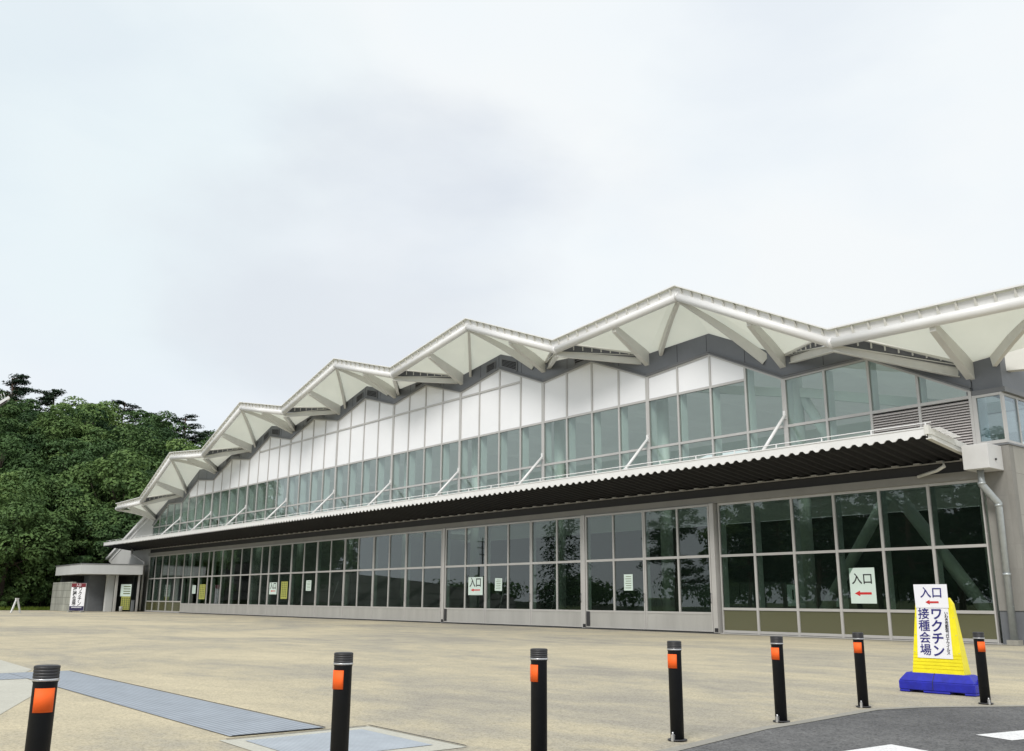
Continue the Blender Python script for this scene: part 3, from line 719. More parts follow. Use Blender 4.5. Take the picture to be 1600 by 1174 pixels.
fx = [-58.6, -60.75, -62.44, -64.12, -65.81, -67.5]
for a, b in zip(fx[1:], fx): fixed_window(a, b)
def door(xl, xr, y, xm=None, slot=False):
    f = MB(); m = 0.075; xm = (xl + xr) / 2 if xm is None else xm; y0, y1 = y - 0.05, y + 0.05
    f.box((xl + 0.01, y0, 0.06), (xl + m, y1, ZT - 0.02)); f.box((xr - m, y0, 0.06), (xr - 0.01, y1, ZT - 0.02)); f.box((xm - 0.04, y0 + 0.004, ZK + 0.05), (xm + 0.04, y1 - 0.004, ZT - 0.1))
    f.box((xl + m, y0 + 0.002, ZT - 0.1), (xr - m, y1, ZT - 0.02)); f.box((xl + m, y0 + 0.002, 0.06), (xr - m, y1, 0.10)); f.box((xl + m, y0 - 0.004, ZK - 0.03), (xr - m, y1, ZK + 0.05))
    f.box((xl + m, y0 + 0.002, ZM - 0.05), (xm - 0.04, y1, ZM + 0.05)); f.box((xm + 0.04, y0 + 0.002, ZM - 0.05), (xr - m, y1, ZM + 0.05))
    d = f.build('sliding_door', M['alu'], hall)
    g = MB()
    for (a, b) in ((xl + m, xm - 0.04), (xm + 0.04, xr - m)):
        for z0, z1 in ((ZK + 0.05, ZM - 0.05), (ZM + 0.05, ZT - 0.1)): glass(g, a, b, y, z0, z1)
    g.build('pane', M['glass_low'], d)
    k_ = MB(); k_.box((xl + m, y - 0.035, 0.10), (xr - m, y + 0.03, ZK - 0.03)); k_.build('kick_panel', M['kick'], d)
    MB().box((xl + 0.02, y + 0.06, 0.1), (xl + 0.075, y + 0.22, ZT - 0.1)).build('fin', M['alu_inner'], d)
    if slot:
        MB().box((xl + 0.03, y - 0.062, 0.12), (xl + 0.24, y - 0.051, ZK - 0.0)).build('slot_shade', M['alu_dark'], d)  # shaded slot of the recessed track, painted on as a dark plate
    h = MB(); h.tube([(xr - 0.04, y - 0.07, 1.12), (xr - 0.04, y - 0.10, 1.18), (xr - 0.04, y - 0.10, 1.42), (xr - 0.04, y - 0.07, 1.48)], 0.014, 8); h.build('handle', M['alu_dark'], d)
leaves = [(-7.04, -3.62, -5.24, 0), (-10.52, -7.04, -8.81, 1), (-14.21, -10.76, -12.4, 0), (-17.68, -14.21, -15.92, 0), (-21.14, -17.68, -19.38, 1),
          (-24.91, -21.44, -23.2, 0), (-28.38, -24.91, -26.67, 0), (-31.78, -28.38, -30.14, 0), (-35.32, -31.78, -33.54, 0), (-38.94, -35.32, -37.15, 0),
          (-42.35, -38.94, -40.7, 0), (-45.4, -42.35, -43.6, 0), (-48.8, -45.4, -47.06, 0), (-52.4, -48.8, -50.6, 0), (-55.05, -52.4, -53.3, 0), (-58.6, -55.05, -56.83, 0)]
for i, (a, b, m, s_) in enumerate(leaves): door(a, b, -0.14, m, bool(s_))
for x in (-3.49, -10.64, -21.29):
    p = MB(); p.box((x - 0.105, -0.21, 0.02), (x + 0.105, 0.1, ZT - 0.005)); po = p.build('door_post', M['alu'], hall)
    MB().box((x - 0.05, -0.222, 0.06), (x + 0.11, -0.211, 0.20)).build('bolt_box', M['dark'], po)
mb = MB(); mb.box((-58.6, -0.24, 0.0), (-3.4, 0.1, 0.035)); mb.build('door_track', M['dark'], hall)
for a, b in ((-3.4, 6.83), (-67.6, -58.6)): MB().box((a, -0.08, 0.0), (b, 0.1, 0.028)).build('window_sill', M['alu'], hall)

# --- canopy over the doors
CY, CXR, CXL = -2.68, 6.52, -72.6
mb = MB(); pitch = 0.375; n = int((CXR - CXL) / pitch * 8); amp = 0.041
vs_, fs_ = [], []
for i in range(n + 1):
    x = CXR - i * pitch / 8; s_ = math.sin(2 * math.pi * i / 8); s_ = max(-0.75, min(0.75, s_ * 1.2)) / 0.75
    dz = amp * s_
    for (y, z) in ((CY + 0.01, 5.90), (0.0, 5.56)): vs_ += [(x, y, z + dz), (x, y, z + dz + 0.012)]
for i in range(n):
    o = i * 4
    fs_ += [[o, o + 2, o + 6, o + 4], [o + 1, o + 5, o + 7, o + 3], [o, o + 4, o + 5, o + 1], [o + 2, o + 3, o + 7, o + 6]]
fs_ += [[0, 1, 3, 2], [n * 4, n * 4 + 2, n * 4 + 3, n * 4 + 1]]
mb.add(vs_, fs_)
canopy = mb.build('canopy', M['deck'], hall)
# front gutter fascia with a scalloped lower edge following the deck
mb = MB(); vs_, fs_ = [], []
for i in range(n + 1):
    x = CXR - i * pitch / 8; s_ = math.sin(2 * math.pi * i / 8); s_ = max(-0.75, min(0.75, s_ * 1.2)) / 0.75
    for y in (CY, CY - 0.03): vs_ += [(x, y, 5.913 + amp * s_), (x, y, 6.16)]
for i in range(n):
    o = i * 4; fs_ += [[o, o + 4, o + 5, o + 1], [o + 2, o + 3, o + 7, o + 6], [o, o + 2, o + 6, o + 4], [o + 1, o + 5, o + 7, o + 3]]
fs_ += [[0, 1, 3, 2], [n * 4, n * 4 + 2, n * 4 + 3, n * 4 + 1]]
mb.add(vs_, fs_); mb.build('front_fascia', M['white_steel'], canopy)
mb = MB(); mb.box((CXL, CY - 0.05, 6.162), (CXR, CY + 0.16, 6.2)); mb.box((CXL, CY + 0.24, 6.03), (CXR, CY + 0.27, 6.12)); mb.build('gutter_edge', M['white_steel'], canopy)
# top sheet and the right-hand end frame
mb = MB(); mb.hexa([(CXL, CY + 0.27, 6.03), (CXR - 0.02, CY + 0.27, 6.03), (CXR - 0.02, -0.06, 5.70), (CXL, -0.06, 5.70)], [(CXL, CY + 0.27, 6.06), (CXR - 0.02, CY + 0.27, 6.06), (CXR - 0.02, -0.06, 5.73), (CXL, -0.06, 5.73)])
mb.build('top_sheet', M['alu'], canopy)
mb = MB()
mb.hexa([(CXR, CY, 6.02), (CXR + 0.05, CY, 6.02), (CXR + 0.05, -0.06, 5.70), (CXR, -0.06, 5.70)], [(CXR, CY, 6.2), (CXR + 0.05, CY, 6.2), (CXR + 0.05, -0.06, 5.90), (CXR, -0.06, 5.90)])
mb.hexa([(CXR - 0.05, CY, 5.84), (CXR + 0.10, CY, 5.84), (CXR + 0.10, -0.06, 5.52), (CXR - 0.05, -0.06, 5.52)], [(CXR - 0.05, CY, 5.87), (CXR + 0.10, CY, 5.87), (CXR + 0.10, -0.06, 5.55), (CXR - 0.05, -0.06, 5.55)])
mb.hexa([(CXR + 0.02, CY, 5.87), (CXR + 0.03, CY, 5.87), (CXR + 0.03, -0.06, 5.55), (CXR + 0.02, -0.06, 5.55)], [(CXR + 0.02, CY, 6.02), (CXR + 0.03, CY, 6.02), (CXR + 0.03, -0.06, 5.7), (CXR + 0.02, -0.06, 5.7)])
mb.box((CXR - 0.06, CY - 0.06, 5.98), (CXR + 0.08, CY + 0.12, 6.24)); mb.build('end_frame', M['beam_steel'], canopy)
# grated walkway on the end, handrail
mb = MB()
for i in range(12):
    t = i / 12; y = CY + 0.25 + t * 1.3; z = 6.17 - t * 0.15
    mb.box((CXR + 0.05, y, z), (CXR + 0.28, y + 0.05, z + 0.02))
mb.build('end_grating', M['white_steel'], canopy)
mb = MB(); mb.tube([(CXL + 0.5, CY + 0.05, 6.33), (CXR + 0.12, CY + 0.05, 6.33)], 0.016, 8)
i = 0; x = CXR - 0.05
while x > CXL + 0.5: mb.box((x - 0.018, CY + 0.035, 6.2), (x + 0.018, CY + 0.065, 6.33)); x -= 1.6875 * 1.02
mb.build('snow_rail', M['white_steel'], canopy)
for k in range(0, 10):
    br = MB(); br.tube([(X(k), -0.06, 7.86), (X(k), -1.62, 6.30)], 0.062, 12); br.box((X(k) - 0.05, -0.12, 7.72), (X(k) + 0.05, -0.045, 8.02)); br.box((X(k) - 0.09, -1.78, 5.9), (X(k) + 0.09, -1.5, 6.32))
    br.build('brace', M['white_steel'], canopy)
mb = MB(); mb.box((-72.0, -0.14, 5.47), (CXR, -0.05, 5.50)); x = 6.3
while x > -72: mb.box((x, -0.30, 5.48), (x + 0.2, -0.14, 5.52)); x -= 0.75
mb.build('deck_clip', M['alu'], canopy)
# hopper head and downpipe at the right end, second downpipe at the left end
mb = MB(); mb.box((6.70, -1.0, 5.06), (7.46, -0.03, 5.80)); hop = mb.build('rain_hopper', M['hopper'], hall, bevel=0.012)
mb = MB(); mb.tube([(7.468, -0.55, 5.35), (7.50, -0.55, 5.35)], 0.035, 10); mb.build('overflow_spout', M['alu_dark'], hop)
mb = MB(); mb.tube([(7.02, -0.62, 5.06), (7.02, -0.62, 4.62), (7.24, -0.17, 4.08), (7.24, -0.17, 0.12)], 0.105, 16)
for z in (4.66, 4.02, 2.0): mb.tube([((7.02, -0.62) if z > 4.5 else (7.24, -0.17)) + (z - 0.04,), ((7.02, -0.62) if z > 4.5 else (7.24, -0.17)) + (z + 0.04,)], 0.115, 16)
dp = mb.build('downpipe', M['galv'], hall)
MB().box((7.08, -0.33, 0.0), (7.40, 0.0, 0.14)).build('pipe_footing', M['kerb'], dp)
mb = MB(); mb.tube([(6.0, -0.75, 5.42), (6.0, -0.75, 5.27), (5.7, -0.6, 5.18), (4.9, -0.25, 5.10)], 0.05, 10); mb.build('drain_elbow', M['beam_steel'], canopy)
mb = MB(); mb.tube([(-69.6, -1.0, 5.6), (-69.6, -1.0, 5.1), (-67.9, -0.35, 4.35), (-67.9, -0.35, 0.1)], 0.09, 12); dp = mb.build('downpipe', M['alu'], hall)

# --- inside of the hall
mb = MB(); mb.box((-67.5, 0.12, 0.0), (7.3, 36, 0.02)); mb.build('floor_slab', M['int_floor_dim'], hall)
mb = MB(); mb.box((-67.5, 35.7, 0.02), (7.3, 35.9, 7.6)); mb.build('back_wall', M['int_part_dim'], hall)
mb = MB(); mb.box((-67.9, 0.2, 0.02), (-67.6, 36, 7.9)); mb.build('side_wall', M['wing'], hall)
mb = MB()
for kc in [q - 0.5 for q in range(0, 11)]:
    for ka, kb in ((kc - .5, kc), (kc, kc + .5)):
        mb.hexa([(X(kb), 35.75, 7.62), (X(ka), 35.75, 7.62), (X(ka), 35.78, 7.62), (X(kb), 35.78, 7.62)], [(X(kb), 35.75, interp(ZZ, kb)), (X(ka), 35.75, interp(ZZ, ka)), (X(ka), 35.78, interp(ZZ, ka)), (X(kb), 35.78, interp(ZZ, kb))])
mb.build('clerestory', M['roof_in'], hall)
for k in range(-1, 11):
    c = MB(); c.tube([(X(k) - 0.5, 1.5, 0.02), (X(k) - 0.5, 1.5, FT[k] + 0.2)], 0.27, 18); c.build('column', M['int_col'], hall)
    if k < 10:
        d_ = MB(); d_.bar((X(k) - 0.6, 1.5, FT[k] - 0.6), (X(k + 1) - 0.4, 1.5, FT[k + 1] - 0.6), 0.2, 0.35); d_.build('girder', M['int_col'], hall)
br = MB(); br.tube([(-0.1, 1.62, 0.75), (2.75, 1.62, 4.75)], 0.2, 14); br.box((-0.4, 1.35, 0.4), (0.25, 1.9, 0.85)); br.build('diagonal_brace', M['int_col'], hall)
br = MB(); br.tube([(5.85, 1.62, 0.80), (3.2, 1.62, 4.75)], 0.22, 14); br.box((5.55, 1.35, 0.45), (6.25, 1.9, 0.9)); br.build('diagonal_brace', M['int_col'], hall)
br = MB(); br.tube([(1.2, 1.62, 6.2), (-0.3, 1.62, 8.9)], 0.2, 14); br.build('diagonal_brace', M['int_col'], hall)
pn = MB()
for i in range(13):
    x = 3.0 - i * 1.25; pn.box((x - 1.22, 6.0, 0.03), (x, 6.06, 2.02))
pn.build('partition', M['int_part_dim'], hall)
# office block, high beams and light rows deep inside
mb = MB(); mb.box((-13.5, 14, 0.03), (7.0, 14.3, 5.2)); mb.build('inner_wall', M['int_part_dim'], hall)
for y in (6, 13, 20, 27):
    t = MB(); t.bar((-67, y, 8.2), (7.0, y, 8.2), 0.25, 0.4); t.build('roof_truss', M['int_col'], hall)

for x0, x1 in ((-33.9, -33.0), (-16.95, -16.45), (-13.15, -12.65)):
    st = MB(); st.tube([(x0, 0.16, 0.8), (x1, 0.16, 2.28)], 0.022, 8); st.build('door_stay', M['white_steel'], hall)
# --- sloped wing wall beyond the left end
mb = MB(); mb.prism_y([(-67.55, 4.1), (-67.55, 9.05), (-68.6, 8.95), (-79.7, 5.15), (-79.7, 4.75), (-77.4, 4.1)], 0.0, 0.35); wg = mb.build('wing_wall', M['wing'], hall)
mb = MB(); mb.bar((-68.0, -0.05, 9.15), (-80.1, -0.05, 5.02), 0.3, 0.22); mb.bar((-68.0, -0.02, 8.6), (-79.0, -0.02, 4.85), 0.1, 0.08); mb.build('coping', M['white_steel'], wg)
mb = MB(); mb.box((-79.0, 0.36, 0), (-67.6, 10, 4.6)); mb.build('wing_body', M['wing'], wg)

# ------------------------------------------------------------------ notices stuck on the glass
def arrow_left(name, wd, h, mat, parent, loc):
    a = MB(); t = 0.002
    a.prism_y([(-wd / 2, 0), (-wd * 0.18, h / 2), (-wd * 0.18, h * 0.2), (wd / 2, h * 0.2), (wd / 2, -h * 0.2), (-wd * 0.18, -h * 0.2), (-wd * 0.18, -h / 2)], -t, 0)
    o = a.build(name, mat, parent); o.location = loc; return o
def notice(name, label, x0, x1, z0, z1, y, mat, kind, group='paper notices taped to the hall doors', tilt=0.0):
    cx, cz, wd, h = (x0 + x1) / 2, (z0 + z1) / 2, abs(x1 - x0), abs(z1 - z0)
    n = MB(); n.box((-wd / 2, 0, -h / 2), (wd / 2, 0.004, h / 2)); o = n.build(name, mat); o.location = (cx, y, cz); o.rotation_euler = (0, tilt, 0)
    tag(o, label, 'notice', group)
    if kind == 'entrance':
        t = text_mesh('入口', wd * 0.42, M['ink_black'], 'lettering', o, weight=wd * 0.006); t.location = (0, -0.003, h * 0.17)
        arrow_left('arrow', wd * 0.66, h * 0.16, M['ink_red'], o, (0, -0.002, -h * 0.22))
    elif kind == 'lines':
        l = MB()
        for i in range(6):
            z = h * 0.36 - i * h * 0.14; l.box((-wd * (0.28 + 0.06 * (i % 2)), -0.002, z - h * 0.018), (wd * 0.32, -0.0005, z + h * 0.018))
        l.build('print', M['ink_green'], o)
    elif kind == 'columns':
        l = MB()
        for i in range(3):
            x = wd * (0.27 - 0.27 * i)
            for q in range(7):
                z = h * 0.40 - q * h * 0.125; l.box((x - wd * 0.075, -0.002, z - h * 0.04), (x + wd * 0.075, -0.0005, z + h * 0.035))
        l.build('print', M['ink_green'], o)
    return o
YD = -0.147
notice('paper_notice', 'large pale green entrance notice with red arrow in the big right-hand window', 2.06, 2.98, 1.14, 2.30, -0.006, M['paper_green'], 'entrance', 'paper notices taped to the hall glass')
notice('paper_notice', 'square pale green entrance notice with red arrow on the middle sliding doors', -19.12, -17.93, 1.42, 2.30, YD, M['paper_green'], 'entrance')
notice('paper_notice', 'small pale sheet of print on the door right of the black-slotted centre post', -8.25, -7.75, 1.60, 2.26, YD, M['paper_green'], 'lines')
notice('paper_notice', 'small pale entrance notice beside a tall yellow poster on a far door', -42.1, -40.95, 1.48, 2.28, YD, M['paper_green'], 'entrance')
notice('yellow_poster', 'tall yellow poster right beside a small pale entrance notice on a far door', -40.3, -39.35, 1.18, 2.32, YD, M['paper_yellow'], 'columns', 'yellow posters on the hall doors')
notice('yellow_poster', 'tall yellow poster on the last sliding doors before the left fixed windows', -54.8, -53.6, 1.12, 2.26, YD, M['paper_yellow'], 'columns', 'yellow posters on the hall doors')
notice('paper_notice', 'narrow pale sheet on the door just right of the near yellow poster', -36.7, -36.0, 1.7, 2.36, YD, M['paper_green'], 'lines')
notice('paper_notice', 'small pale sheet taped next to the square entrance notice on the middle doors', -16.95, -16.4, 1.62, 2.22, YD, M['paper_green'], 'lines', tilt=R(2))
notice('paper_notice', 'narrow pale sheet left of the far yellow poster', -56.3, -55.6, 1.55, 2.2, YD, M['paper_green'], 'lines')

# number boards on the partition inside
for x, dgt in ((-4.2, '1'), (-1.9, '2')):
    n = MB(); n.box((-0.28, 0, -0.45), (0.28, 0.01, 0.45)); o = n.build('number_board', M['paper_green']); o.location = (x, 5.97, 1.45)
    tag(o, 'board with number %s on the partition inside the right-hand windows' % dgt, 'number board', 'number boards inside the hall')
    t = text_mesh(dgt, 0.6, M['ink_black'], 'numeral', o, weight=0.006); t.location = (0, -0.003, 0)

# white poles leaning inside the doors (window stays)
# ------------------------------------------------------------------ bollards
def make_bollard():
    t = thing('bollard', '', 'bollard')
    p = MB(); p.lathe([(0.059, 0.0), (0.059, 0.742), (0.062, 0.748), (0.062, 0.752)], n=28); p.build('post', M['black_rubber'], t)
    c = MB(); prof = [(0.060, 0.764)]
    for i in range(4): prof += [(0.0635, 0.767 + i * 0.015), (0.0635, 0.776 + i * 0.015), (0.0618, 0.7775 + i * 0.015), (0.0618, 0.781 + i * 0.015)]
    prof += [(0.063, 0.824), (0.055, 0.829), (0.0, 0.830)]
    c.lathe(prof, n=28); c.build('cap', M['bollard_cap'], t)
    r = MB(); r.lathe([(0.0645, 0.752), (0.0655, 0.755), (0.0655, 0.762), (0.0645, 0.764)], n=28); r.build('ring', M['silver'], t)
    o = MB(); n = 14; vs_ = []
    for i in range(n + 1):
        a = R(-48) + R(96) * i / n - R(90)
        for z in (0.600, 0.718): vs_ += [(0.0595 * math.cos(a), 0.0595 * math.sin(a), z), (0.0635 * math.cos(a), 0.0635 * math.sin(a), z)]
    fs_ = []
    for i in range(n):
        q = i * 4; fs_ += [[q + 1, q + 5, q + 7, q + 3], [q, q + 2, q + 6, q + 4], [q, q + 4, q + 5, q + 1], [q + 2, q + 3, q + 7, q + 6]]
    fs_ += [[0, 1, 3, 2], [n * 4, n * 4 + 2, n * 4 + 3, n * 4 + 1]]
    o.add(vs_, fs_, True); o.build('reflector', M['orange'], t)
    b = MB(); b.box((-0.012, -0.085, 0.0), (0.012, -0.055, 0.055)); b.tube([(0, -0.072, 0.055), (0, -0.072, 0.075)], 0.009, 8); b.build('lock', M['silver'], t)
    s = MB(); s.lathe([(0.085, 0.004), (0.085, 0.010), (0.062, 0.014)], n=28); s.build('base_ring', M['alu_dark'], t)
    return t
bol0 = make_bollard()
bpos = [((13.97, -27.73), 0.05, 'nearest black bollard with orange reflector facing, at the left edge beside the paving band'),
        ((13.75, -25.86), -0.75, 'black bollard standing on the square drain cover, orange reflector on its left'),
        ((14.08, -24.43), -0.95, 'black bollard between the drain cover and the road, reflector showing as a narrow orange strip'),
        ((13.73, -22.53), -0.55, 'black bollard nearest the white dashes whose foot shows by the asphalt edge'),
        ((13.52, -20.70), -0.55, 'black bollard in the plain stretch left of the asphalt bend, orange patch at its left'),
        ((13.30, -18.78), -0.30, 'black bollard just left of the yellow sign, where the asphalt edge bends'),
        ((14.00, -17.25), 0.50, 'black bollard right of the yellow sign with orange patch at its right')]
for i, ((x, y), da, lab) in enumerate(bpos):
    o = bol0 if i == 0 else copy_tree(bol0)
    toc = math.atan2(CAM.y - y, CAM.x - x) + math.pi / 2
    o.location = (x, y, 0.0); o.rotation_euler = (0, 0, toc + da)
    tag(o, lab, 'bollard', 'black bollards along the road edge')

# ------------------------------------------------------------------ yellow sign stand
S = thing('sign_stand', 'yellow standing sign on a blue weighted base pointing left to the entrance', 'sign', (13.02, -16.30, 0), R(3))
mb = MB(); W2, D2 = 0.505, 0.21
mb.hexa([(-W2, -D2, 0.03), (W2, -D2, 0.03), (W2, D2, 0.03), (-W2, D2, 0.03)], [(-W2, -D2, 0.145), (W2, -D2, 0.145), (W2, D2, 0.145), (-W2, D2, 0.145)])
mb.hexa([(-W2, -D2, 0.145), (W2, -D2, 0.145), (W2, D2, 0.145), (-W2, D2, 0.145)], [(-W2 + 0.075, -0.12, 0.25), (W2 - 0.1, -0.12, 0.25), (W2 - 0.1, 0.12, 0.25), (-W2 + 0.075, 0.12, 0.25)])
for x0, x1 in ((-W2, -0.36), (-0.18, 0.18), (0.36, W2)): mb.box((x0 + 0.002, -D2 + 0.003, 0), (x1 - 0.002, D2 - 0.003, 0.03))
sb = mb.build('base', M['blue'], S, bevel=0.012)
mb = MB(); mb.box((-0.045, -D2 - 0.002, 0.04), (-0.037, -D2 + 0.02, 0.14)); mb.hexa([(-0.045, -D2 - .002, .145), (-.037, -D2 - .002, .145), (-.037, -D2 + .01, .145), (-.045, -D2 + .01, .145)], [(-0.045, -0.123, .252), (-.037, -0.123, .252), (-.037, -0.11, .252), (-.045, -0.11, .252)]); mb.build('seam', M['alu_dark'], sb)
MB().box((W2 - 0.02, -0.07, 0.15), (W2 + 0.03, 0.07, 0.20)).build('filler_cap', M['blue'], sb)
LEAN = 0.085
def face_y(z): return -0.105 + (z - 0.25) * LEAN
def prof_w(z): return 0.345 - (z - 0.25) * 0.10        # half width of the yellow body
zs = [0.25, 0.30, 0.31, 0.345, 0.355, 0.39, 0.40, 0.435, 0.445, 0.48, 0.49]
mb = MB()
for z0, z1 in zip(zs, zs[1:]):
    rec = 0.008 if (z1 - z0) < 0.02 else 0.0
    mb.hexa([(-prof_w(z0), face_y(z0) + rec, z0), (prof_w(z0), face_y(z0) + rec, z0), (prof_w(z0), -face_y(z0) - rec, z0), (-prof_w(z0), -face_y(z0) - rec, z0)],
            [(-prof_w(z1), face_y(z1) + rec, z1), (prof_w(z1), face_y(z1) + rec, z1), (prof_w(z1), -face_y(z1) - rec, z1), (-prof_w(z1), -face_y(z1) - rec, z1)])
z0, z1, z2 = 0.49, 1.16, 1.24
for a, b, wa, wb in ((z0, z1, prof_w(z0), prof_w(z1)), (z1, z2, prof_w(z1), prof_w(z1) - 0.045)):
    mb.hexa([(-wa, face_y(a), a), (wa, face_y(a), a), (wa, -face_y(a), a), (-wa, -face_y(a), a)], [(-wb, face_y(b), b), (wb, face_y(b), b), (wb, -face_y(b), b), (-wb, -face_y(b), b)])
body = mb.build('body', M['yellow'], S)
def on_face(o, x, z, dy): o.location = (x, face_y(z) - dy, z); o.rotation_euler = (-math.atan(LEAN), 0, 0)
pb = MB(); pb.hexa([(-0.236, 0, -0.31), (0.236, 0, -0.31), (0.236, 0.006, -0.31), (-0.236, 0.006, -0.31)], [(-0.215, 0, 0.36), (0.215, 0, 0.36), (0.215, 0.006, 0.36), (-0.215, 0.006, 0.36)])
pnl = pb.build('panel', M['paper'], S); on_face(pnl, -0.022, 0.755, 0.008)
for body_, x, z, sz, wgt, ls in (('接\n種\n会\n場', -0.12, 0.025, 0.158, 0.0011, 1.0), ('ワ\nク\nチ\nン', 0.055, 0.02, 0.170, 0.0036, 0.95)):
    t = text_mesh(body_, sz, M['ink_navy'], 'lettering', pnl, weight=wgt, line=ls); t.location = (x, -0.003, z)
t = text_mesh('\n'.join('いわき市') + '\n' + '\n'.join('新型コロナウイルス'), 0.05, M['ink_black'], 'lettering', pnl, weight=0.0006, line=0.86); t.location = (0.185, -0.003, 0.02)
top = MB(); top.hexa([(-0.225, 0, -0.15), (0.225, 0, -0.15), (0.225, 0.005, -0.15), (-0.225, 0.005, -0.15)], [(-0.24, -0.006, 0.165), (0.215, 0.0, 0.165), (0.215, 0.005, 0.165), (-0.24, -0.001, 0.165)])
sh = top.build('paper_sheet', M['paper'], S); on_face(sh, -0.018, 1.255, 0.016)
t = text_mesh('入口', 0.155, M['ink_navy'], 'lettering', sh, weight=0.0016); t.location = (0.0, -0.004, 0.045)
arrow_left('arrow', 0.18, 0.06, M['ink_red'], sh, (0.005, -0.003, -0.075))
mb = MB()
for z, hw in ((0.52, 0.24), (0.75, 0.25), (0.98, 0.22)):
    for sx in (-1, 1): mb.tube([(sx * (prof_w(z) - 0.02), face_y(z) - 0.006, z), (sx * (prof_w(z) - 0.02), face_y(z) + 0.01, z)], 0.006, 8)
mb.build('rivet', M['silver'], S)

# ------------------------------------------------------------------ entrance porch at the left end
P0 = thing('entrance_porch', 'low grey entrance porch with flat roof slab beside the hall', 'porch', (0, 0, 0))
ptop = [(-66.55, -0.85), (-67.9, -5.7), (-77.4, -5.4), (-78.5, -0.4), (-68.2, -0.4)]
mb = MB(); mb.prism_z(ptop, 3.2, 4.05); rf = mb.build('roof_slab', M['porch_roof'], P0)
mb = MB(); mb.prism_z([(-66.5, -0.85), (-67.86, -5.76), (-77.5, -5.46), (-78.5, -0.35), (-68.2, -0.35)], 4.05, 4.11); mb.build('roof_edge', M['fascia_trim'], rf)
mb = MB(); mb.box((-76.9, -5.62, 0), (-70.4, -5.3, 2.55)); mb.build('concrete_wall', M['porch_conc'], P0)
mb = MB(); mb.box((-77.2, -0.8, 0), (-68.6, -0.5, 3.19)); mb.build('rear_wall', M['porch_dark'], P0)
mb = MB(); mb.box((-76.9, -5.0, 0), (-76.6, -0.8, 3.19)); mb.build('side_wall', M['porch_dark'], P0)
mb = MB(); mb.box((-72.2, -4.2, 0), (-70.2, -2.9, 3.19)); mb.build('lobby_wall', M['plinth'], P0)
mb = MB(); mb.box((-69.0, -3.2, 0), (-68.5, -2.6, 3.19)); mb.build('column', M['porch_roof'], P0)
for a_, b_ in (((-67.85, -2.75, 0), (-67.65, -2.55, 3.19)), ((-67.2, -1.0, 0), (-67.05, -0.85, 3.19))): MB().box(a_, b_).build('post', M['alu'], P0)
mb = MB(); mb.box((-68.3, -1.0, 0.05), (-67.25, -0.97, 3.15)); mb.build('door_glass', M['glass_low'], P0)
# ------------------------------------------------------------------ vaccination banner and posters at the porch
SB = thing('sign_board', 'tall white banner with red top and navy foot beside the porch wall', 'sign', (-65.95, -6.25, 0), R(38))
SB.scale = (0.78, 1, 0.93)
mb = MB(); mb.box((-0.88, 0, 0.12), (0.88, 0.06, 2.55)); bd = mb.build('board', M['paper'], SB)
mb = MB(); mb.box((-0.87, -0.006, 2.2), (0.87, -0.001, 2.54)); rd = mb.build('top_strip', M['dark_red'], SB)
t = text_mesh('入口', 0.28, M['paper'], 'lettering', rd, weight=0.004, space=1.3); t.location = (0, -0.01, 2.37)
mb = MB(); mb.box((-0.87, -0.006, 0.13), (0.87, -0.001, 0.52)); ft = mb.build('foot_strip', M['dark_navy'], SB)
mb = MB()
for i in range(11): mb.box((-0.62 + i * 0.115, -0.010, 0.37), (-0.55 + i * 0.115, -0.007, 0.46))
mb.build('print', M['paper'], ft)
for body_, x, sz in (('接\n種\n会\n場', -0.40, 0.50), ('ワ\nク\nチ\nン', 0.26, 0.50)):
    t = text_mesh(body_, sz, M['ink_black'], 'lettering', bd, weight=0.009, line=0.84); t.location = (x, -0.006, 1.36)
mb = MB(); mb.box((-0.8, -0.25, 0), (-0.7, 0.3, 0.12)); mb.box((0.7, -0.25, 0), (0.8, 0.3, 0.12)); mb.build('feet', M['silver'], SB)
pw = thing('poster', 'poster with pale blue top and yellow lower half inside the dark porch', 'poster', (-67.45, -1.78, 1.42), R(52))
mb = MB(); mb.box((-0.55, 0, -0.1), (0.38, 0.01, 0.95)); tp = mb.build('upper_sheet', M['paper_green'], pw)
mb = MB(); mb.box((-0.42, 0, -1.25), (0.36, 0.01, -0.11)); lw = mb.build('lower_sheet', M['paper_yellow'], pw)
mb = MB()
for i in range(4):
    for q in range(6): mb.box((-0.36 + i * 0.19, -0.004, -1.18 + q * 0.17), (-0.24 + i * 0.19, -0.001, -1.06 + q * 0.17))
mb.build('print', M['ink_green'], lw)
mb = MB()
for i in range(4): mb.box((-0.3, -0.004, 0.1 + i * 0.2), (0.3, -0.001, 0.18 + i * 0.2))
mb.build('print', M['ink_green'], tp)
mb = MB(); mb.lathe([(0.13, 0), (0.15, 0.42), (0.155, 0.45)], n=14); o = mb.build('waste_bin', M['porch_roof']); o.location = (-66.95, -2.3, 0); tag(o, 'small pale bin on the ground at the porch corner', 'bin')
mb = MB(); mb.box((-0.12, -0.1, 0), (0.12, 0.1, 0.95)); mb.box((-0.14, -0.12, 0.95), (0.14, 0.12, 1.0)); o = mb.build('umbrella_stand', M['plinth']); o.location = (-66.6, -1.45, 0); tag(o, 'slim grey stand between the porch and the downpipe', 'stand')

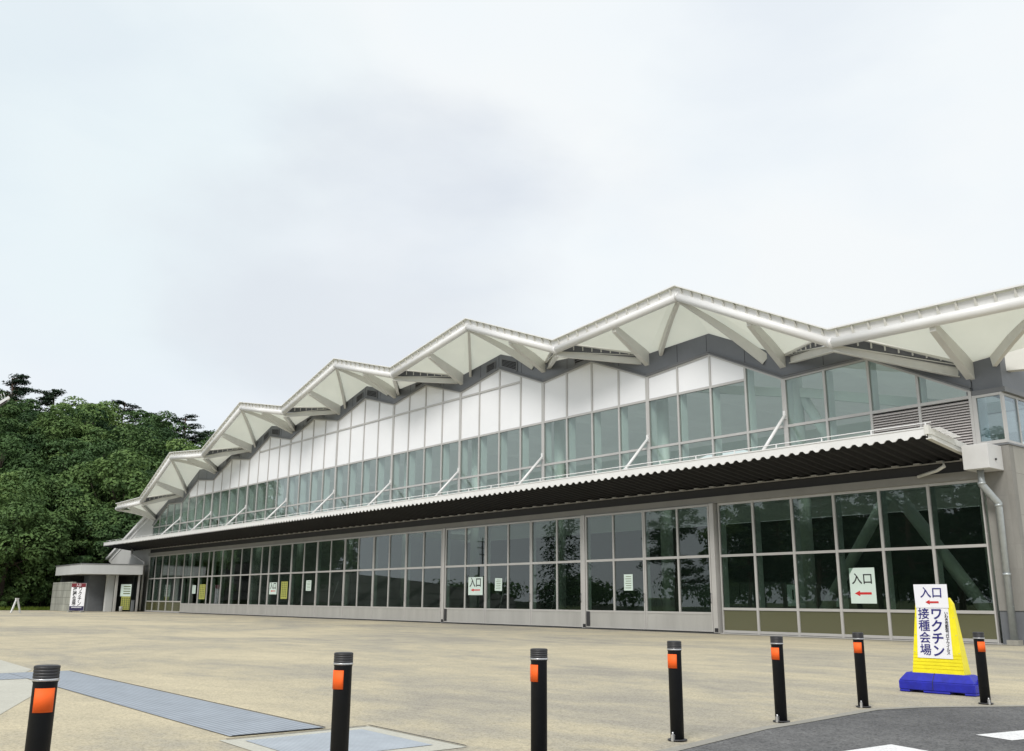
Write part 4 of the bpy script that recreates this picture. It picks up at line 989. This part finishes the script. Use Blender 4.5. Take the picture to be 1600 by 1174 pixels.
# ------------------------------------------------------------------ A-frame trestle, lamp
T = thing('trestle', 'white folding A-frame trestle at the far left of the plaza', 'trestle', (-62.5, -11.6, 0), R(-60))
T.scale = (0.68, 0.68, 0.62)
for sx in (-1, 1):
    mb = MB(); mb.bar((sx * 0.62, 0, 0.0), (sx * 0.06, 0, 1.75), 0.12, 0.16); mb.build('leg', M['white_steel'], T)
mb = MB(); mb.box((-0.2, -0.09, 1.68), (0.2, 0.09, 1.80)); mb.build('top_plate', M['white_steel'], T)
mb = MB(); mb.box((-0.42, -0.03, 0.42), (0.42, 0.03, 0.5)); mb.build('cross_bar', M['paper_yellow'], T)

LP = thing('street_lamp', 'tip of a white street lamp head with bird spikes at the left edge', 'street lamp', (0, 0, 0))
tip = Vector((3.64, -26.2, 4.17)); inn = Vector((2.75, -26.85, 3.78))
ax = (tip - Vector((3.623, -26.30, 4.077))).normalized()
a0 = Vector((3.645, -26.19, 4.172)); a1 = a0 - ax * 1.1
mb = MB(); mb.bar(a0, a1, 0.16, 0.035, 0.2, 0.06); mb.build('lamp_head', M['white_steel'], LP)
mb = MB(); mb.bar(a0 - ax * 0.03 - Vector((0, 0, 0.03)), a1 - Vector((0, 0, 0.045)), 0.13, 0.02); mb.build('lens', M['alu_dark'], LP)
mb = MB()
for i in range(8):
    p = a0 - ax * (0.05 + i * 0.045)
    mb.tube([p, p + Vector((-0.01 * (-1) ** i, -0.05, 0.11))], 0.004, 5)
mb.build('bird_spike', M['silver'], LP)
base = Vector((a1.x, a1.y, 0)) - Vector((ax.x, ax.y, 0)) * 0.5
mb = MB(); mb.tube([a1 + Vector((0, 0, 0.0)), Vector((base.x, base.y, a1.z - 0.7)), Vector((base.x, base.y, 0))], 0.05, 12); mb.build('pole', M['white_steel'], LP)

# ------------------------------------------------------------------ terrain: wooded hill beyond the left end
def hill_z(x, y):
    u = -(x + 82 + max(0, y) * 0.10 - 0.0)
    z = 0.475 * max(0, u) - 0.0018 * max(0, u) ** 2 * (u < 100)
    if u >= 100: z = 29
    f = (y + 58) / 46; f = max(0, min(1, f)); f = f * f * (3 - 2 * f)
    z = z * f
    return z + (math.sin(x * 0.21 + y * 0.13) + math.sin(y * 0.31 - x * 0.07)) * 0.5 * min(1, max(0, u) / 20)
mb = MB(); nx, ny = 44, 70
for i in range(nx + 1):
    for j in range(ny + 1):
        x = -80.5 - i * 4.4; y = -150 + j * 4.6; mb.v.append((x, y, hill_z(x, y) - 0.02 if i else -0.6))
for i in range(nx):
    for j in range(ny): mb.f.append([i * (ny + 1) + j, (i + 1) * (ny + 1) + j, (i + 1) * (ny + 1) + j + 1, i * (ny + 1) + j + 1]); mb.smooth.append(True)
struct('hillside', mb, M['hill'], fix=False)

# ------------------------------------------------------------------ trees
def limb(mb, a, b, r0, r1, n=7, wob=0.12, seg=4, rnd=random):
    a, b = Vector(a), Vector(b); pts, rad = [], []
    for i in range(seg + 1):
        t = i / seg; p = a.lerp(b, t)
        if 0 < i < seg: p += Vector((rnd.uniform(-1, 1), rnd.uniform(-1, 1), rnd.uniform(-.3, .3))) * wob * (b - a).length * 0.3
        pts.append(p); rad.append(r0 + (r1 - r0) * t)
    mb.tube(pts, 0, n, radii=rad); return pts
def leaf(V, Fc, c, nrm, s, rnd):
    n = (nrm + Vector((rnd.uniform(-1, 1), rnd.uniform(-1, 1), rnd.uniform(-1, 1))) * 0.5).normalized()
    u = n.orthogonal().normalized(); v = n.cross(u); a = rnd.uniform(0, 6.28)
    u, v = u * math.cos(a) + v * math.sin(a), v * math.cos(a) - u * math.sin(a)
    L = s * rnd.uniform(0.6, 1.25); W = L * rnd.uniform(0.45, 0.75); o = len(V)
    V += [tuple(c - u * L * 0.5), tuple(c + v * W * 0.5 + n * L * 0.08), tuple(c + u * L * 0.5), tuple(c - v * W * 0.5 + n * L * 0.08)]
    Fc.append((o, o + 1, o + 2, o + 3))
def broadleaf(seed, H, Rr, nclump, per, ls, flat=0.62, base=0.10):
    rnd = random.Random(seed); tr = MB(); V, Fc = [], []
    limb(tr, (0, 0, -0.6), (rnd.uniform(-.4, .4), rnd.uniform(-.4, .4), H * 0.62), 0.028 * H, 0.010 * H, 8, 0.08, 5, rnd)
    cz, hz = H * (base + (1 - base) * 0.5), H * (1 - base) * 0.5
    for i in range(nclump):
        th = 2.39996 * i + rnd.uniform(-.5, .5); q = 1 - 2 * (i + 0.5) / nclump; q = max(-0.85, q)
        rr = rnd.uniform(0.62, 1.0) if rnd.random() < 0.8 else rnd.uniform(0.2, 0.6)
        s_ = math.sqrt(max(0, 1 - q * q)) * (1.0 if q < 0 else 1 - 0.15 * q)
        c = Vector((math.cos(th) * s_ * Rr * rr, math.sin(th) * s_ * Rr * rr, cz + q * hz * rr))
        cr_ = Rr * rnd.uniform(0.18, 0.36); crz = cr_ * flat * rnd.uniform(0.8, 1.15)
        if rnd.random() < 0.5: limb(tr, (0, 0, H * rnd.uniform(0.3, 0.55)), c * 0.9 + Vector((0, 0, H * 0.03)), 0.009 * H, 0.003 * H, 5, 0.15, 3, rnd)
        for _ in range(int(per * rnd.uniform(0.7, 1.3))):
            d = Vector((rnd.gauss(0, 1), rnd.gauss(0, 1), rnd.gauss(0.65, 0.9))).normalized()
            rad = rnd.uniform(0.72, 1.08)
            p = c + Vector((d.x * cr_ * rad, d.y * cr_ * rad, d.z * crz * rad))
            leaf(V, Fc, p, (d + Vector((0, 0, 0.6))).normalized(), ls, rnd)
    return tr, V, Fc
def pine(seed, H, Rr, nl, per, ls, bare=0.35, fl=0.22):
    """Japanese red pine: bare leaning trunk, flat layered pads of needles."""
    rnd = random.Random(seed); tr = MB(); V, Fc = [], []
    lean = Vector((rnd.uniform(-.07, .07) * H, rnd.uniform(-.07, .07) * H, H))
    limb(tr, (0, 0, -0.6), lean, 0.022 * H, 0.006 * H, 8, 0.06, 6, rnd)
    for i in range(nl):
        t = bare + (1 - bare) * (i + rnd.random()) / nl; o = lean * t
        reach = Rr * (1.05 - 0.55 * ((t - bare) / (1 - bare)) ** 1.5) * rnd.uniform(0.45, 1.05); a = rnd.uniform(0, 6.28)
        e = Vector((o.x + math.cos(a) * reach, o.y + math.sin(a) * reach, H * t + reach * rnd.uniform(-0.05, 0.22)))
        limb(tr, (o.x, o.y, H * t), e, 0.007 * H, 0.002 * H, 5, 0.15, 3, rnd)
        for q in range(3):
            c = Vector((o.x, o.y, H * t)).lerp(e, 0.55 + 0.25 * q) + Vector((rnd.uniform(-.3, .3), rnd.uniform(-.3, .3), 0.1)); cr_ = Rr * rnd.uniform(0.16, 0.30)
            for _ in range(per):
                d = Vector((rnd.gauss(0, 1), rnd.gauss(0, 1), rnd.gauss(0, 1))).normalized(); rad = rnd.random() ** 0.4
                leaf(V, Fc, c + Vector((d.x * cr_ * rad, d.y * cr_ * rad, d.z * cr_ * fl * rad)), (d * 0.4 + Vector((0, 0, 0.9))).normalized(), ls, rnd)
    return tr, V, Fc
def conifer(seed, H, Rr, nl, per, ls):
    rnd = random.Random(seed); tr = MB(); V, Fc = [], []
    limb(tr, (0, 0, -0.5), (0, 0, H), 0.018 * H, 0.002 * H, 7, 0.01, 4, rnd)
    for i in range(nl):
        t = 0.06 + 0.94 * i / nl; n = 6
        for q in range(n):
            a = rnd.uniform(0, 6.28); reach = Rr * (1 - t) ** 0.8 * rnd.uniform(0.7, 1.1) + 0.15; z = H * t + rnd.uniform(-.2, .2)
            e = Vector((math.cos(a) * reach, math.sin(a) * reach, z - reach * 0.15))
            if q < 2: limb(tr, (0, 0, z), e, 0.03, 0.01, 4, 0.05, 2, rnd)
            for _ in range(per):
                s_ = rnd.random() ** 0.6; p = Vector((0, 0, z)).lerp(e, s_) + Vector((rnd.gauss(0, .22), rnd.gauss(0, .22), rnd.gauss(0, .16))) * (0.5 + reach * 0.25)
                leaf(V, Fc, p, Vector((math.cos(a) * .5, math.sin(a) * .5, 0.8)), ls, rnd)
    return tr, V, Fc
def tree_data(kind, args, lm, bm_):
    tr, V, Fc = kind(*args)
    c = bpy.data.meshes.new('crown'); c.from_pydata(V, [], Fc); c.materials.append(lm)
    return tr.mesh('trunk', bm_), c
VAR = {}
VAR['big'] = [tree_data(broadleaf, (11, 12, 6.0, 66, 300, 0.40), M['leaf'], M['bark']), tree_data(broadleaf, (12, 12.5, 5.6, 64, 300, 0.40), M['leaf_light'], M['bark']),
              tree_data(broadleaf, (13, 11, 5.2, 60, 300, 0.40), M['leaf_dark'], M['bark']), tree_data(broadleaf, (14, 12, 5.0, 60, 300, 0.40, 0.55), M['leaf'], M['bark'])]
VAR['shrub'] = [tree_data(broadleaf, (21, 3.0, 2.0, 22, 220, 0.2, 0.8, 0.02), M['leaf_light'], M['bark']), tree_data(broadleaf, (22, 2.6, 2.2, 20, 220, 0.2, 0.8, 0.02), M['leaf'], M['bark'])]
VAR['pine'] = [tree_data(pine, (31, 13, 4.6, 44, 70, 0.34, 0.28, 0.3), M['needle'], M['bark_red']), tree_data(pine, (32, 12, 4.2, 40, 70, 0.34, 0.34, 0.3), M['needle'], M['bark_red']),
               tree_data(pine, (33, 14, 3.8, 44, 60, 0.34, 0.25, 0.32), M['needle'], M['bark_red'])]
VAR['pine_far'] = [tree_data(pine, (41, 13, 3.4, 46, 60, 0.36, 0.22, 0.6), M['needle_lifted'], M['bark_red']), tree_data(pine, (42, 12, 3.0, 42, 60, 0.36, 0.26, 0.6), M['needle_lifted'], M['bark_red'])]
VAR['conifer'] = [tree_data(conifer, (51, 15, 3.6, 34, 34, 0.34), M['needle_lifted'], M['bark'])]
def tree(name, kind, var, x, y, z, s, rot, label, group=None, cat='tree', sz=1.0):
    t = thing(name, label, cat, (x, y, z), rot, group); t.scale = (s, s, s * sz)
    tm, cm = VAR[kind][var]
    for nm, me in (('trunk', tm), ('crown', cm)):
        o = bpy.data.objects.new(nm, me); COL.objects.link(o); o.parent = t
    return t
def at_az(az, dist):
    """Point on the ground at an azimuth (degrees from +x) and distance from the viewpoint."""
    return CAM.x + math.cos(R(az)) * dist, CAM.y + math.sin(R(az)) * dist
rt_ = random.Random(5)
HG = 'broadleaf trees covering the hillside'
# rows climbing the hill; azimuth grows to the left of the photo
for row, (dist, step, off, s0) in enumerate(((104, 4.4, 0.0, 0.95), (113, 4.0, 2.0, 0.98), (122, 3.8, 0.6, 1.0), (132, 3.6, 2.2, 1.0), (143, 3.4, 0.9, 1.0), (155, 3.2, 2.0, 1.02))):
    az = 153.5 + off
    n_ = 0
    az_hi = 178
    while az < az_hi:
        d_ = dist + rt_.uniform(-3, 3); a_ = az + rt_.uniform(-.6, .6)
        x, y = at_az(a_, d_)
        if x < -83 and not (-79 < x):
            z = hill_z(x, y) - 0.3
            place = ['front row at the hill foot', 'second row up the hillside', 'third row up the hillside', 'fourth row, above mid-hill', 'fifth row, high on the hill', 'top row below the pines'][row]
            n_ += 1
            nth = 'first second third fourth fifth sixth seventh eighth ninth tenth eleventh twelfth'.split()[min(n_ - 1, 11)]
            lab = '%s broadleaf tree from the hall roof leftwards, %s' % (nth, place) if az < 170.8 else 'hillside tree left of the view, mirrored in the far left glass'
            v = rt_.randrange(4)
            s_ = s0 * rt_.uniform(0.85, 1.15)
            tree('broadleaf_tree', 'big', v, x, y, z, s_, rt_.uniform(0, 6.28), lab, HG if az < 170.8 else 'hillside trees mirrored in the far windows')
        az += step * rt_.uniform(0.85, 1.15)
for i, (az, d_, v, s_, lab) in enumerate(((169.3, 163, 0, 1.05, 'tall layered pine on the hilltop, leftmost on the skyline'), (167.2, 165, 1, 1.02, 'flat-topped pine on the skyline right of the tallest hilltop pine'),
        (165.4, 163, 1, 0.92, 'dark pine on the skyline left of the dip in the ridge'), (163.6, 160, 2, 0.92, 'dark pine on the ridge above the middle of the wooded hill'),
        (162.2, 158, 0, 0.88, 'spiky dark pine on the ridge just left of the hall roof'), (160.4, 158, 2, 0.90, 'dark pine on the ridge above the leftmost roof peak'), (159.0, 157, 1, 0.9, 'last dark pine on the ridge where the hall roof cuts the hill off'))):
    x, y = at_az(az, d_); tree('pine_tree', 'pine', v, x, y, hill_z(x, y) - 0.3, s_, 1.3 * i, lab, 'pines along the hilltop')
for i, (az, d_, s_, lab) in enumerate(((168.9, 107, 1.3, 'low shrub behind the white trestle'), (167.3, 108, 1.4, 'bushy green shrub at the grass edge right of the trestle'), (166.2, 110, 1.5, 'bushy shrub beside the porch concrete wall'), (170.2, 107, 1.4, 'leafy shrub at the left edge behind the grass'))):
    x, y = at_az(az, d_); tree('shrub', 'shrub', i % 2, x, y, hill_z(x, y) - 0.05, s_, i * 2.1, lab, 'shrubs at the foot of the hill', 'shrub')
for az, d_, s_ in ((165.0, 109, 0.8), (163.4, 107, 0.85), (167.0, 112, 0.85), (169.2, 113, 0.85), (161.8, 110, 0.9)):
    x, y = at_az(az, d_); tree('broadleaf_tree', 'big', int(d_) % 4, x, y, hill_z(x, y) - 0.4, s_, az, {165.0: 'low broadleaf tree right behind the porch roof', 163.4: 'broadleaf tree filling the gap behind the sloped wing wall', 167.0: 'small broadleaf tree behind the concrete porch wall', 169.2: 'small broadleaf tree behind the white trestle', 161.8: 'broadleaf tree hidden low behind the hall corner'}[az], HG)
for az, d_, s_, lab in ((169.8, 104, 1.0, 'leafy bush in front of the first hill trees at the left edge'), (168.2, 103.5, 0.8, 'rounded bush above the grass right of the trestle'), (166.8, 105, 0.9, 'bush touching the left side of the concrete porch wall'), (171.2, 105, 1.1, 'bush left of the view by the grass')):
    x, y = at_az(az, d_); tree('shrub', 'shrub', int(az) % 2, x, y, hill_z(x, y) - 0.1, s_, az, lab, 'shrubs at the foot of the hill', 'shrub')
rr_ = random.Random(61)
for i in range(18):
    x, y = rr_.uniform(-112, -89), rr_.uniform(-37, -20)
    tree('broadleaf_tree', 'big', i % 4, x, y, hill_z(x, y) - 0.5, rr_.uniform(0.45, 0.7), i, 'hillside tree left of the view, mirrored in the far left glass', 'hillside trees mirrored in the far windows')
# grass strip at the edge of the plaza
gm = MB(); rg = random.Random(9)
for _ in range(9000):
    x = rg.uniform(-84, -79.1); y = rg.uniform(-13, 4); h = rg.uniform(0.12, 0.42); a = rg.uniform(0, 6.28); w_ = rg.uniform(0.02, 0.05)
    dx, dy = math.cos(a) * w_, math.sin(a) * w_; bx, by = rg.uniform(-.12, .12), rg.uniform(-.12, .12)
    gm.add([(x - dx, y - dy, -0.03), (x + dx, y + dy, -0.03), (x + bx, y + by, h)], [(0, 1, 2)])
o = gm.build('grass', M['grass'], fix=False); o['kind'] = 'stuff'; o['label'] = 'bright grass at the foot of the wooded hill'

# ------------------------------------------------------------------ what the glass reflects: bank, pines and pole across the plaza
mb = MB(); mb.prism_x([(0, 0), (0, 0)], 0, 0) if False else None
pts = [(-84.0, -14.0), (-84.5, -24), (-83.5, -34), (-82, -44), (-79, -53)]
hs = [5.2, 5.0, 4.2, 3.2, 1.6]
vs_, fs_ = [], []
for (x, y), h in zip(pts, hs): vs_ += [(x, y, -0.1), (x - 0.9, y, h), (x - 3.0, y, h), (x - 3.0, y, -0.1)]
for i in range(len(pts) - 1):
    for q in range(4): fs_.append([i * 4 + q, i * 4 + (q + 1) % 4, i * 4 + 4 + (q + 1) % 4, i * 4 + 4 + q])
fs_ += [[0, 1, 2, 3], [16, 19, 18, 17]]
mb.add(vs_, fs_); rw = mb.build('retaining_wall', M['rock']); tag(rw, 'rough stone retaining wall with grassy top mirrored in the far doors', 'wall')
RG = 'pines mirrored in the glass front'
for i, (x, y, v, s_) in enumerate(((-9, -43, 0, 1.0), (-14, -47, 1, 1.05), (-18, -43, 0, 1.05), (-23, -48, 1, 1.0), (-27, -44, 0, 0.95), (-20, -54, 1, 1.2), (-30, -52, 0, 1.1), (-36, -47, 1, 0.85), (-44, -45, 0, 0.95), (-39, -56, 1, 1.0), (-13, -55, 0, 1.2))):
    tree('pine_tree', 'pine_far', v, x, y, 0, s_, i * 1.7, 'tall pine across the plaza, mirrored in the lower right windows' if i < 7 or i == 10 else 'slim pine across the plaza, mirrored in the doors at the centre', RG)
for i, (x, y) in enumerate(((-4, -60), (-12, -64), (-20, -66), (-28, -63), (-36, -67), (-46, -62), (2, -54))):
    tree('broadleaf_tree', 'big', 1, x, y, -0.3, 0.85 + 0.12 * (i % 3), i * 1.1, 'broadleaf tree behind the mirrored pines in the right-hand glass', 'broadleaf trees mirrored behind the pines')
tree('conifer_tree', 'conifer', 0, -54, -38.5, 0, 1.05, 0, 'broad dark conifer mirrored in the middle sliding doors')
PO = thing('utility_pole', 'utility pole with crossarms mirrored in the middle doors', 'utility pole', (-74, -43, 0))
mb = MB(); mb.lathe([(0.16, 0), (0.10, 8.8), (0.02, 8.85)], n=12); mb.build('pole', M['plinth'], PO)
mb = MB()
for z, l in ((8.3, 0.9), (7.5, 0.9), (6.7, 0.6)): mb.box((-0.06, -l, z), (0.06, l, z + 0.1))
mb.build('crossarm', M['alu_dark'], PO)
# distant low woodland closing the view across the plaza (one mass)
wv, wf = [], []; rw_ = random.Random(3)
def wood_clump(cx, cy, cz, r, n, ls):
    for _ in range(n):
        d = Vector((rw_.gauss(0, 1), rw_.gauss(0, 1), rw_.gauss(0.2, 1))).normalized(); q = rw_.uniform(0.5, 1.05)
        leaf(wv, wf, Vector((cx + d.x * r * q, cy + d.y * r * q, cz + d.z * r * 0.7 * q)), d, ls, rw_)
for i in range(70):
    x = -190 + i * 3.4; y = -84 + 9 * math.sin(i * 0.7) - (0 if x < -60 else 0); r = rw_.uniform(2.2, 3.6)
    wood_clump(x, y, r * 0.9, r, 170, 0.9)
    if x > -70: wood_clump(x, y - 4, r * 1.9, r, 130, 0.9)
me = bpy.data.meshes.new('woodland'); me.from_pydata(wv, [], wf); me.materials.append(M['leaf_dark'])
o = bpy.data.objects.new('woodland', me); COL.objects.link(o); o['kind'] = 'stuff'; o['label'] = 'low far woodland mirrored in the doors'
